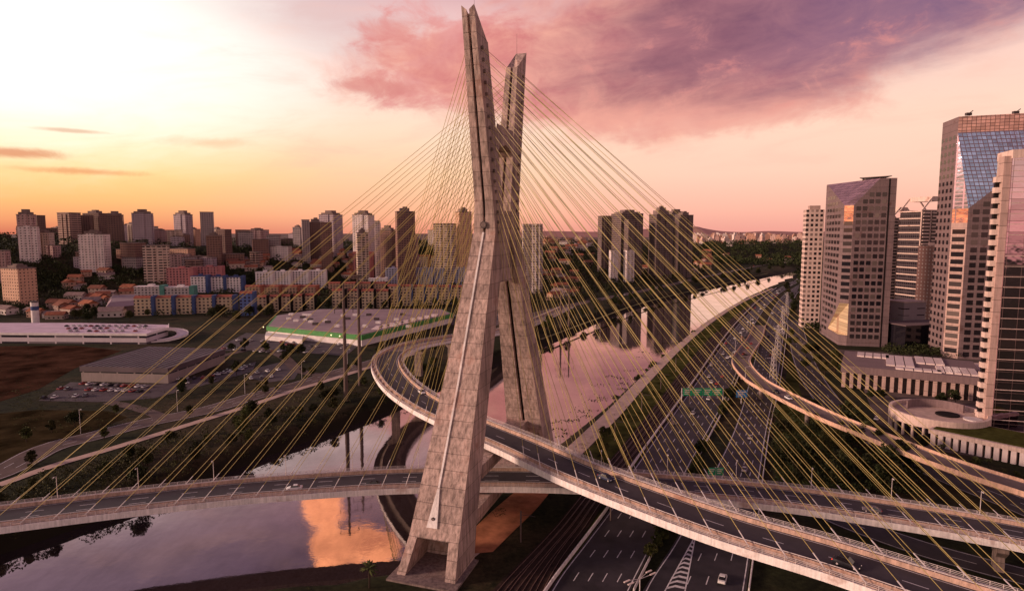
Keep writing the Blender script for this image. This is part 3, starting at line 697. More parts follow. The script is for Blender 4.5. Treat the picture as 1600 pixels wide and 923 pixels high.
# ------------------------------------------------------------------ office towers at right
M['granite'] = concrete('pink_granite', (.195, .132, .135), 4.8, .25, .25, bump=False)
M['granite2'] = concrete('pale_granite', (.50, .34, .30), 4.8, .25, .25, bump=False)
M['lstone'] = concrete('light_stone_band', (.66, .49, .43), 50, .3, .01, bump=False)
def curtain(name, col, bay=1.6, fh=1.3, rough=.06, grid=(.10, .06, .06), gw=.07, metal=.85, wav=.10):
    m, n, b, _ = newmat(name); x, y, z = n.sep(tcoord(n)); u = n.m('ADD', n.m('ADD', x, y), 500)
    fu = n.m('FRACT', n.m('DIVIDE', u, bay)); fz = n.m('FRACT', n.m('DIVIDE', z, fh))
    ln = n.m('MAXIMUM', n.m('LESS_THAN', fu, gw), n.m('LESS_THAN', fz, gw*1.3))
    wn = n.new('ShaderNodeTexWhiteNoise', noise_dimensions='3D')
    n.set(wn.inputs['Vector'], n.vec(n.m('FLOOR', n.m('DIVIDE', u, bay)), n.m('FLOOR', n.m('DIVIDE', z, fh)), .5))
    k = n.lin(wn.outputs[0], 0, 1, .72, 1.15)
    n.set(b.inputs['Base Color'], n.mix(ln, n.mix(1, (*col, 1), n.vec(k, k, k), 'MULTIPLY'), grid))
    b.inputs['Metallic'].default_value = metal; n.set(b.inputs['Roughness'], n.m('ADD', rough, n.m('MULTIPLY', ln, .4)))
    bp = n.new('ShaderNodeBump'); bp.inputs['Strength'].default_value = wav; bp.inputs['Distance'].default_value = 1.0
    n.set(bp.inputs['Height'], n.noise(geom(n).outputs['Position'], .25, 2, .5)); n.l.new(bp.outputs[0], b.inputs['Normal'])
    return m
M['mirror_pink'] = curtain('pink_mirror_glass', (.78, .50, .46), 3.4, 1.9)
M['mirror_blue'] = curtain('blue_mirror_glass', (.27, .28, .40), 1.5, 2.4, .10, (.22, .14, .16), .16)
M['mirror_dark'] = curtain('dark_mirror_glass', (.62, .52, .62), 3.6, 4.2, .05, (.34, .22, .22), .03, 1.0, .05)
M['glow'] = curtain('gilded_panels', (.85, .66, .42), 40, 2.6, .35, (.45, .28, .18), .10, .3)
pane = MB(); pane.box(-.5, .5, -.05, .03, 0, 1); 
pane_me = {k: pane.mesh('window_'+k, M[k]) for k in ('glass', 'mirror_pink')}
def window_grid(parent, o, ux, n_, z0, dz, rows, u0, du, cols, w, h, ok=None, cap=100, me=None, name='window', yoff=0):
    """o: origin of the face, ux: unit vector along it, n_: outward normal; individual windows up to the cap, the rest as one stuff part"""
    rz = math.atan2(ux[1], ux[0]); left = []
    lst = [(u0+c*du, z0+r*dz) for r in range(rows) for c in range(cols)]
    lst = [q for q in lst if ok is None or ok(q[0], q[1], w, h)]
    if len(lst) > cap[0]:
        left = lst[:len(lst)-cap[0]] if cap[0] else lst; lst = lst[len(lst)-cap[0]:] if cap[0] else []
    for u_, z_ in lst:
        inst(name, me or pane_me['glass'], parent, (o[0]+ux[0]*u_+n_[0]*yoff, o[1]+ux[1]*u_+n_[1]*yoff, z_), (0, 0, rz), (w, 1, h)); cap[0] -= 1
    if left:
        mb = MB()
        for u_, z_ in left:
            a = [(o[0]+ux[0]*(u_+s*w/2)+n_[0]*(.05+yoff), o[1]+ux[1]*(u_+s*w/2)+n_[1]*(.05+yoff)) for s in (-1, 1)]
            mb.poly([(*a[0], z_), (*a[1], z_), (*a[1], z_+h), (*a[0], z_+h)])
        REST.setdefault(parent.name, (parent, []))[1].append(mb)
REST = {}
def flush_rest():
    for p, lst in REST.values():
        mb = MB()
        for q in lst:
            for f in q.f: mb.poly([q.v[i] for i in f])
        tag(mb.build('window', M['glass'], p), kind='stuff')
    REST.clear()
TB = -1.0
def chamfer_tower(name, label, corner, dR, lR, lL, Hh, prof, mats, rowz, roof_in=1.5, skirt=True):
    """prof: list of (z, cut along the left face, cut along the right face)"""
    dR = Vector((*dR, 0)).normalized(); dL = Vector((-dR.y, dR.x, 0))
    root = empty(name, (*corner, 0), 0, label, 'office tower')
    def L(z, k): v = dL*k; return (v.x, v.y, z)
    def Rr(z, k): v = dR*k; return (v.x, v.y, z)
    FL = dL*lL; FR = dR*lR; BK = FL+FR
    mb = MB()
    for (z0, l0, r0, *_), (z1, l1, r1, *_) in zip(prof, prof[1:]):
        mb.poly([(FL.x, FL.y, z0), L(z0, l0), L(z1, l1), (FL.x, FL.y, z1)])
        mb.poly([Rr(z0, r0), (FR.x, FR.y, z0), (FR.x, FR.y, z1), Rr(z1, r1)])
    z0 = prof[0][0]; z1 = prof[-1][0]
    mb.poly([(FR.x, FR.y, z0), (BK.x, BK.y, z0), (BK.x, BK.y, z1), (FR.x, FR.y, z1)]); mb.poly([(BK.x, BK.y, z0), (FL.x, FL.y, z0), (FL.x, FL.y, z1), (BK.x, BK.y, z1)])
    mb.poly([L(z1, prof[-1][1]), Rr(z1, prof[-1][2]), (FR.x, FR.y, z1), (BK.x, BK.y, z1), (FL.x, FL.y, z1)])
    mb.build('wall', mats[0], root)
    for (z0, l0, r0, mi, *_), (z1, l1, r1, *_) in zip(prof, prof[1:]):
        mb = MB()
        if l0 == l1 and r0 == r1: mb.poly([L(z0, l0), Rr(z0, r0), Rr(z1, r1), L(z1, l1)])
        elif l0 == l1: mb.poly([L(z0, l0), Rr(z0, r0), L(z1, l1)]); mb.poly([Rr(z0, r0), Rr(z1, r1), L(z1, l1)])
        else:
            mb.poly([L(z0, l0), Rr(z0, r0), Rr(z1, r1)]); mb.poly([L(z0, l0), Rr(z1, r1), L(z1, l1)])
        mb.build('corner_facade', mats[mi], root)
    return root, dL, dR
def cutat(prof, z, k):
    for a, b_ in zip(prof, prof[1:]):
        if a[0] <= z <= b_[0]: return a[k]+(b_[k]-a[k])*(z-a[0])/(b_[0]-a[0])
    return 0
# --- granite tower with v-shaped glass top
pc = (237, 449)
prof = [(TB, 3, 5, 1), (10, 3, 5, 2), (10.01, 33, 5, 2), (33, 4, 5, 1), (93, 4, 5, 3), (103, 4, 5, 3), (121.5, 58, 20, 3)]
prof = [(TB, 3, 5, 1), (10, 3, 5, 2), (10.02, 34, 5.2, 2), (33, 4, 5, 1), (90, 4, 5, 3), (103, 4, 5, 3), (121.5, 57, 21, 3)]
ge, dL, dR = chamfer_tower('office_tower', 'pink granite office tower with v-shaped glass top and a gilded wedge near its foot', pc, (.97, -.24), 31.5, 60, 121.5, prof, [M['granite'], M['granite'], M['glow'], M['mirror_pink']], None)
cap = [100]; nR = (dL.x*-1, dL.y*-1); nL = (-dR.x, -dR.y)
window_grid(ge, (0, 0), (dR.x, dR.y), nR, 8, 4.8, 22, 8.2, 4.0, 5, 2.9, 3.0, lambda u_, z_, w, h: u_-w/2 > cutat(prof, z_+h, 2)+.8, cap)
cd = (dR*5-dL*4).normalized(); nC = (cd.y, -cd.x)
oC = dL*4
window_grid(ge, (oC.x, oC.y), (cd.x, cd.y), nC, 36, 4.8, 12, 3.2, 1, 1, 6.0, 2.9, None, [100])
window_grid(ge, (0, 0), (-dL.x, -dL.y), nL, 8, 4.8, 22, -8, -8.6, 6, 6.6, 2.6, lambda u_, z_, w, h: -u_-w/2 > cutat(prof, z_+h, 1)+.8 and -u_-w/2 > cutat(prof, z_, 1)+.8, cap)
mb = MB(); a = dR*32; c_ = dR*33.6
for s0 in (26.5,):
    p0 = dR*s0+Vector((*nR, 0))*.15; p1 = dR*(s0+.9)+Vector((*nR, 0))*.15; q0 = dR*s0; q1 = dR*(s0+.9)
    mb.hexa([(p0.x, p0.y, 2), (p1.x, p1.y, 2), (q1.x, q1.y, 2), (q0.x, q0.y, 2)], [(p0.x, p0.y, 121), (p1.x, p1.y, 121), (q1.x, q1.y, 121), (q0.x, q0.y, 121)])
mb.build('shadow_groove', M['dark'], ge)  # raised dark strip painting in the shade of a groove
mb = MB()
def hp(s_, t_, z_): v = dR*s_+dL*t_; return (v.x, v.y, z_)
mb.hexa([hp(13, 20, 123.2), hp(30, 6, 123.2), hp(31, 24, 123.2), hp(18, 30, 123.2)], [hp(13, 20, 123.7), hp(30, 6, 123.7), hp(31, 24, 123.7), hp(18, 30, 123.7)])
mb.hexa([hp(16, 16, 121.5), hp(28, 16, 121.5), hp(28, 24, 121.5), hp(16, 24, 121.5)], [hp(16, 16, 123.2), hp(28, 16, 123.2), hp(28, 24, 123.2), hp(16, 24, 123.2)])
mb.build('helipad', M['post'], ge)
# --- big tower at the right edge
pc = (282.5, 402)
prof2 = [(TB, 5, 6.5, 1), (96, 5, 6.5, 3), (104, 5, 6.5, 3), (146, 5, 58, 2), (146.02, 5, 58, 3), (156.5, 5, 58, 3)]
prof2 = [(TB, 6, 6.5, 1), (90, 6, 6.5, 3), (99, 6, 6.5, 2), (147, 6, 60, 4), (157, 6, 60, 4)]
gt, dL, dR = chamfer_tower('office_tower', 'tallest granite office tower, its broad blue glass triangle narrowing downwards', pc, (.97, -.24), 68, 30, 157, prof2, [M['granite'], M['granite2'], M['mirror_blue'], M['mirror_pink'], curtain('roof_band_glass', (.66, .36, .33), 1.5, 2.0, .3, (.2, .12, .11), .12)], None)
cap = [100]; nR = (-dL.x, -dL.y); nL = (-dR.x, -dR.y)
window_grid(gt, (0, 0), (dR.x, dR.y), nR, 4, 4.8, 30, 11, 5.4, 10, 3.6, 3.1, lambda u_, z_, w, h: u_-w/2 > cutat(prof2, z_+h, 2)+.8, cap)
cd = (dR*6.5-dL*6).normalized(); nC = (cd.y, -cd.x); oC = dL*6
window_grid(gt, (oC.x, oC.y), (cd.x, cd.y), nC, 6, 4.8, 17, 4.4, 1, 1, 7.2, 3.0, None, [100])
window_grid(gt, (0, 0), (-dL.x, -dL.y), nL, 4, 4.8, 30, -10.5, -6, 4, 3.0, 2.6, None, [0])
mb = MB()
for k, (s_, t_) in enumerate(((4, 3), (30, 4), (58, 3))):
    v = dR*s_+dL*t_; mb.box(v.x-1.6, v.x+1.6, v.y-1, v.y+1, 157, 158.6); mb.tube((v.x, v.y, 158), (v.x+1, v.y-2.5, 159.6), .25)
mb.build('roof_equipment', M['post'], gt)
# --- glass tower in front
pc = Vector((190.8, 243, 0)); root = empty('glass_tower', (pc.x, pc.y, 0), 0, 'mirror-glass office tower at the right edge with a column of notched balconies', 'office tower')
dR = Vector((.965, -.262, 0)).normalized(); dL = Vector((-dR.y, dR.x, 0))
def q(s_, t_, z_): v = dR*s_+dL*t_; return (v.x, v.y, z_)
mb = MB(); mb.hexa([q(0, 0, 6), q(46, 0, 6), q(46, 12, 6), q(0, 12, 6)], [q(0, 0, 113), q(46, 0, 115), q(46, 12, 115), q(0, 12, 113)]); mb.build('glass_facade', M['mirror_dark'], root)
mb = MB(); mb.hexa([q(-.15, -.15, 112.0), q(46.2, -.15, 114.0), q(46.2, 12.2, 114.0), q(-.15, 12.2, 112.0)], [q(-.15, -.15, 115.2), q(46.2, -.15, 117.4), q(46.2, 12.2, 117.4), q(-.15, 12.2, 115.2)]); mb.build('roof_band', M['lstone'], root)
mb = MB()
for k in range(26):
    z = 10+k*4.05
    mb.hexa([q(.2, -.22, z), q(46, -.22, z+.0), q(46, -.01, z), q(.2, -.01, z)], [q(.2, -.22, z+.22), q(46, -.22, z+.22), q(46, -.01, z+.22), q(.2, -.01, z+.22)])
mb.build('floor_line', M['lstone'], root)
mb = MB(); mb.hexa([q(-2.4, .6, 2), q(0.3, .6, 2), q(0.3, 5, 2), q(-2.4, 5, 2)], [q(-2.4, .6, 113), q(.3, .6, 113), q(.3, 5, 113), q(-2.4, 5, 113)]); mb.build('wall', M['granite2'], root)
mb = MB(); mb.hexa([q(-3.6, 3.0, 2), q(-2.4, 3, 2), q(-2.4, 4.6, 2), q(-3.6, 4.6, 2)], [q(-3.6, 3.0, 105), q(-2.4, 3, 105), q(-2.4, 4.6, 105), q(-3.6, 4.6, 105)]); mb.build('recess', M['dark'], root)
for k in range(25):
    z = 6+k*4.05; mb = MB(); mb.hexa([q(-4.2, 1.6, z), q(-2.41, 1.2, z), q(-2.41, 4.4, z), q(-4.2, 4.4, z)], [q(-4.2, 1.6, z+2.1), q(-2.41, 1.2, z+2.1), q(-2.41, 4.4, z+2.1), q(-4.2, 4.4, z+2.1)])
    mb.build('balcony', M['lstone'], root)
mb = MB(); mb.hexa([q(-6, -.6, 0), q(46, -.6, 0), q(46, 14, 0), q(-6, 14, 0)], [q(-6, -.6, 6), q(46, -.6, 6), q(46, 14, 6), q(-6, 14, 6)]); mb.build('plinth', M['granite2'], root)
# --- generic block at right by pixels
def block(name, label, cat, x0, x1, ytop, d, mat, ang=15, ratio=.7, base=0, group=None, cut=0):
    xc = (x0+x1)/2; X, Y, Z = PD(xc, ytop, d); w = (x1-x0)/F*d; t = R(ang); a = w/(abs(math.cos(t))+ratio*abs(math.sin(t))); b_ = a*ratio
    root = empty(name, (X, d, base), t, label, cat, group); h = Z-base
    mb = MB(); mb.box(-a/2, a/2, -b_/2, b_/2, -3, h-cut); mb.build('wall', mat, root)
    return root, a, b_, h
fw = facade('white_grid_wall', (.62, .45, .40), 3.6, 4.0, (.22, .80), (.22, .78), (.02, .014, .016), .08)
r_, a, b_, h = block('office_tower', 'narrow white gridded office tower left of the granite tower', 'office tower', 1257, 1287, 328, 537, fw, -14, .9)
mb = MB(); mb.box(-a*.3, a*.3, -b_*.3, b_*.3, h, h+3.5); mb.build('penthouse', M['granite2'], r_)
def balcony_tower(label, x0, x1, ytop, d, hgab):
    wmat = facade('dark_banded_wall', (.07, .05, .055), 2.4, 3.4, (.1, .9), (.15, .85), (.02, .015, .02), .1)
    root, a, b_, h = block('apartment_tower', label, 'apartment tower', x0, x1, ytop, d, wmat, 12, .8, cut=hgab)
    h = h-hgab
    for s_ in (-1, 0, 1):
        mb = MB(); k = 0; z = 4
        while z < h-2:
            x_ = s_*a*.34; mb.box(x_-a*.12, x_+a*.12, -b_/2-1.6, -b_/2-.002, z, z+1.25); mb.box(x_-a*.13, x_+a*.13, -b_/2-1.8, -b_/2-.003, z-.3, z-.002); z += 3.4
        mb.build('balcony_stack', M['lstone'], root)
    mb = MB()
    for z in range(6, int(h), 7): mb.box(-a/2-.8, -a/2-.003, -b_/2, b_/2, z, z+1.1)
    mb.build('side_slab', M['lstone'], root)
    for s_ in (-1, 1):
        mb = MB(); mb.box(s_*a*.5-.5, s_*a*.5+.5, -b_/2-.9, -b_/2+.2, 0, h+.5); mb.box(s_*a*.17-.4, s_*a*.17+.4, -b_/2-.9, -b_/2+.2, 0, h+.5); mb.build('pilaster', M['lstone'], root)
    mb = MB()                                   # open gable crown
    for y_ in (-b_/2-.8, b_/2):
        mb.hexa([(-a/2-.6, y_, h+.6), (-a/2+1.2, y_, h+.6), (-a/2+1.2, y_+.8, h+.6), (-a/2-.6, y_+.8, h+.6)], [(-a*.16, y_, h+hgab+5), (-a*.16+1.8, y_, h+hgab+5), (-a*.16+1.8, y_+.8, h+hgab+5), (-a*.16, y_+.8, h+hgab+5)])
        mb.hexa([(a/2-1.2, y_, h+.6), (a/2+.6, y_, h+.6), (a/2+.6, y_+.8, h+.6), (a/2-1.2, y_+.8, h+.6)], [(a*.16-1.8, y_, h+hgab+5), (a*.16, y_, h+hgab+5), (a*.16, y_+.8, h+hgab+5), (a*.16-1.8, y_+.8, h+hgab+5)])
        mb.box(-a/2-.8, a/2+.8, y_-.1, y_+.9, h, h+1.0)
    mb.box(-a*.17, a*.17, -b_/2-.4, b_/2, h+hgab+.5, h+hgab+5.2); mb.build('gable_crown', M['lstone'], root)
    return root
bt1 = balcony_tower('taller pale balcony tower with a gabled crown, right of the granite tower', 1417, 1474, 316, 640, 9)
bt2 = balcony_tower('shorter banded balcony tower squeezed behind the granite tower', 1374, 1421, 332, 690, 7)
for t in (bt1, bt2):                             # lower the plain body below the crown
    pass
fbk = facade('brown_brick_wall', (.17, .085, .075), 3.4, 3.2, (.35, .7), (.3, .75), (.35, .28, .27), .12)
r_, a, b_, h = block('apartment_block', 'reddish brown brick block between the balcony tower and the tallest tower', 'apartment block', 1441, 1487, 384, 560, fbk, 14, .7)
mb = MB(); mb.box(-a*.2, a*.25, -b_*.3, b_*.3, h, h+3); mb.build('roof_room', M['granite'], r_)
fwb = facade('panelled_wall', (.42, .34, .37), 14, 5, (.3, .8), (.45, .6), (.03, .02, .03), .1)
r_, a, b_, h = block('low_building', 'low lilac panelled hall behind the podium of the towers', 'hall', 1392, 1440, 471, 470, fwb, 14, .8)
mb = MB(); mb.box(-a/2-.3, a/2+.3, -b_/2-.3, b_/2+.3, h, h+.8); mb.build('roof_edge', M['lstone'], r_)
r_, a, b_, h = block('low_building', 'small white plant building tucked against the lilac hall', 'hall', 1384, 1396, 470, 490, facade('white_plain', (.6, .5, .47), 6, 6, (.4, .6), (.4, .6)), 14, .8)
mb = MB(); mb.box(-a*.3, a*.3, -b_*.3, b_*.3, h, h+1.6); mb.build('roof_unit', M['steel'], r_)
r_, a, b_, h = block('low_building', 'low dark glazed hall between the granite tower and the tallest tower', 'hall', 1384, 1482, 505, 445, M['glass'], 14, .5)
mb = MB(); mb.box(-a/2-.3, a/2+.3, -b_/2-.3, b_/2+.3, h, h+.6); mb.build('roof_edge', M['granite'], r_)
# --- podium with colonnade and skylights
p1 = Vector((*P(1314, 604, 2.5), 0)); p2 = Vector((*P(1535, 628, 2.5), 0)); dx = (p2-p1); L_ = dx.length; dx.normalize(); dy = Vector((-dx.y, dx.x, 0))
root = empty('colonnade_building', tuple(p1), math.atan2(dx.y, dx.x), 'long low granite podium with a square-pillared colonnade and pale skylight panels', 'podium building')
D_ = 46
mb = MB(); mb.box(0, L_, 3.5, D_, 0, 10.5); mb.build('wall', M['glass'], root)
mb = MB(); mb.box(-.5, L_+.5, -.5, D_+.5, 10.502, 14.2); mb.build('roof', M['granite'], root)
for k in range(17):
    x_ = 1.0+k*(L_-2)/16; mb = MB(); mb.box(x_-.85, x_+.85, 0, 2, 0, 10.5); mb.build('pillar', M['granite2'], root)
M['skyl'] = plain('skylight_panel', (.72, .58, .55), .35, .4, .12, .3)
for (xa, xb, ya, yb, nn) in ((6, 22, 30, 43, 4), (20, 33, 10, 40, 3), (34, 47, 24, 44, 3), (24, 44, 2, 8, 5), (42, 66, 3, 20, 7)):
    for k in range(nn):
        w_ = (xb-xa)/nn
        if xa+w_*k+w_ < L_: mb = MB(); mb.box(xa+w_*k+.25, xa+w_*k+w_-.25, ya, yb, 14.203, 14.9); mb.build('skylight', M['skyl'], root)
# --- rotunda and curved wing
cx, cy = P(1466, 642, 11); rr = 17.5
root = empty('rotunda', (cx, cy, 0), R(-15), 'round two-storey pavilion with a paved roof terrace and ring of pillars', 'pavilion')
def ringpts(r_, z, a0=0, a1=360, k=48): return [(r_*math.cos(R(a0+(a1-a0)*i/k)), r_*math.sin(R(a0+(a1-a0)*i/k)), z) for i in range(k)]
mb = MB(); mb.loft([ringpts(rr-3, -1), ringpts(rr-3, 9.5)]); mb.build('wall', M['glass'], root)
mb = MB(); mb.loft([ringpts(rr-1.5, 9.3), ringpts(rr-1.5, 9.9)]); mb.build('terrace', M['path'], root)
mb = MB(); k = 60
def arcwall(mb, r0, r1, z0, z1, a0, a1, k=48):
    ring = []
    for i in range(k+1):
        t = R(a0+(a1-a0)*i/k); c_, s_ = math.cos(t), math.sin(t); ring.append([(r0*c_, r0*s_, z0), (r1*c_, r1*s_, z0), (r1*c_, r1*s_, z1), (r0*c_, r0*s_, z1)])
    mb.loft(ring)
arcwall(mb, rr-1.2, rr, 7.6, 11.4, 0, 360); mb.build('parapet', M['lstone'], root)
for i in range(26):
    t = R(i*360/26); mb = MB(); mb.cyl((rr-.7)*math.cos(t), (rr-.7)*math.sin(t), -1, 7.6, .55, k=8); mb.build('pillar', M['lstone'], root)
mb = MB(); arcwall(mb, rr-6.6, rr-6.0, 9.9, 13.2, 20, 150, 24); mb.build('screen_wall', M['granite'], root)
mb = MB(); mb.loft([[(x+3, y-1, z) for x, y, z in ringpts(4.2, 9.9)], [(x+3, y-1, z) for x, y, z in ringpts(4.2, 10.4)]]); mb.build('round_skylight', M['dark'], root)
mb = MB(); mb.loft([[(x+10, y-6, z) for x, y, z in ringpts(3.2, 9.9)], [(x+10, y-6, z) for x, y, z in ringpts(3.2, 10.4)]]); mb.build('round_skylight', M['steel'], root)
p1 = Vector((*P(1452, 695, 2.5), 0)); p2 = Vector((*P(1660, 742, 2.5), 0)); dx = (p2-p1); L_ = dx.length; dx.normalize()
root = empty('pavilion_wing', tuple(p1), math.atan2(dx.y, dx.x), 'low straight wing with a pale roof edge and grass roof, joined to the round pavilion', 'pavilion')
mb = MB(); mb.box(0, L_, 1.5, 22, -1, 7.2); mb.build('wall', M['glass'], root)
mb = MB(); mb.box(-.5, L_, -.3, 22.4, 7.202, 8.8); mb.build('roof_edge', M['lstone'], root)
mb = MB(); mb.box(.6, L_-1, 1.2, 21, 8.802, 9.1); mb.build('grass_roof', plain('roof_grass', (.07, .07, .02), 1, 0, .3, .5), root)
for k in range(16):
    x_ = 1+k*(L_-2)/15; mb = MB(); mb.box(x_-.8, x_+.8, 0, 1.3, -1, 7.2); mb.build('pillar', M['skyl'], root)
flush_rest()
root = empty('rooftop_terrace', (0, 0, 0), 0, 'low service block behind the mirror-glass tower', 'service block'); bx_ = P(1560, 640, 2.5)
mb = MB(); mb.box(bx_[0]+6, bx_[0]+50, bx_[1]+40, bx_[1]+60, 0, 11); mb.build('wall', M['granite2'], root); mb = MB(); mb.box(bx_[0]+5.6, bx_[0]+50.4, bx_[1]+39.6, bx_[1]+60.4, 11.002, 11.8); mb.build('roof', M['lstone'], root)
# ------------------------------------------------------------------ apartment towers and houses beyond the river
def FA(i):
    F_ = dict(
      rose=((.40, .26, .245), 3.2, 3.0, (.28, .72), (.3, .75)), cream=((.50, .38, .31), 3.0, 3.0, (.3, .72), (.32, .75)),
      white=((.62, .52, .50), 3.4, 3.0, (.3, .7), (.3, .72)), brown=((.19, .105, .085), 3.2, 3.0, (.2, .8), (.35, .8)),
      umber=((.13, .075, .065), 3.0, 3.0, (.25, .75), (.3, .75)), bands=((.30, .19, .16), 9, 3.1, (.04, .96), (.42, .86)),
      balcs=((.52, .40, .33), 5.2, 3.1, (.15, .9), (.36, .88)), lilac=((.36, .28, .31), 2.8, 3.0, (.25, .7), (.3, .78)),
      orange=((.50, .30, .21), 3.3, 3.0, (.32, .66), (.32, .7)), grey=((.30, .24, .24), 3.0, 3.1, (.2, .75), (.3, .78)),
      dim=((.145, .10, .095), 2.6, 3.2, (.22, .78), (.25, .8)), ribs=((.42, .34, .33), 2.6, 3.0, (.35, .8), (.15, .9)))
    w, bay, fh, wx, wz = F_[i]; return facade('wall_'+i, tuple(min(.8, v*1.15) for v in w), bay*1.15, fh*1.12, wx, wz, rib=.3 if i in ('ribs', 'lilac', 'balcs') else 0)
FOOT = [(-18, 140, 16), (-14, 152, 14), (8, 219, 12)]
def tower(x0, x1, ytop, foot, kind, label, ang=20, ratio=.8, top='pent', group=None, name='apartment_tower', cat='apartment tower'):
    """foot: ybase pixel (<1000) or distance (>=100 given as tuple)"""
    xc = (x0+x1)/2
    if isinstance(foot, tuple): d = foot[0]*(.86 if xc < 800 else .92); X = (xc-800)/F*d*1.0; zb = T(X, d)
    else: X, d, zb = G(xc, foot)
    _, _, Z = PD(xc, ytop, d); X = PD(xc, ytop, d)[0]
    w = (x1-x0)/F*d; t = R(ang); a = w/(abs(math.cos(t))+ratio*abs(math.sin(t))); b_ = a*ratio
    h = Z-zb; FOOT.append((X, d, a*.6)); root = empty(name, (X, d, zb), t, label, cat, group); m_ = FA(kind)
    ph = 0 if top == 'flat' else min(7.5, h*.12)
    hb_ = h-ph; mb = MB(); mb.box(-a/2, a/2, -b_/2, b_/2, -12, hb_)
    if kind in ('balcs', 'bands', 'cream', 'dim'):   # projecting bays
        mb.box(-a*.28, -a*.05, -b_/2-1.4, -b_/2, -12, hb_-1.5); mb.box(a*.05, a*.28, -b_/2-1.4, -b_/2, -12, hb_-1.5)
    elif kind in ('rose', 'white', 'lilac', 'ribs'):
        mb.box(-a*.16, a*.16, -b_/2-1.2, -b_/2, -12, hb_+1); mb.box(a/2, a/2+1.1, -b_*.25, b_*.25, -12, hb_-2)
    mb.build('wall', m_, root)
    mb = MB(); mb.box(-a/2-.3, a/2+.3, -b_/2-.3, b_/2+.3, hb_+.002, hb_+.9)
    if top == 'pent': mb.box(-a*.3, a*.22, -b_*.3, b_*.3, hb_+.9, hb_+ph*.7); mb.box(-a*.12, a*.12, -b_*.18, b_*.18, hb_+ph*.7, h)
    elif top == 'step': mb.box(-a*.4, a*.4, -b_*.4, b_*.4, hb_+.9, hb_+ph*.5); mb.box(-a*.22, a*.22, -b_*.25, b_*.25, hb_+ph*.5, h)
    elif top == 'crown':
        mb.box(-a*.34, a*.34, -b_*.34, b_*.34, hb_+.9, hb_+ph); mb.box(-a*.2, a*.2, -b_*.2, b_*.2, hb_+ph, hb_+ph+5); mb.box(-a*.1, a*.1, -b_*.1, b_*.1, hb_+ph+5, hb_+ph+8)
    mb.build('roof', MAT.setdefault('roofc', plain('roof_concrete', (.20, .145, .135), .9, .1, .3, .2)), root)
    return root
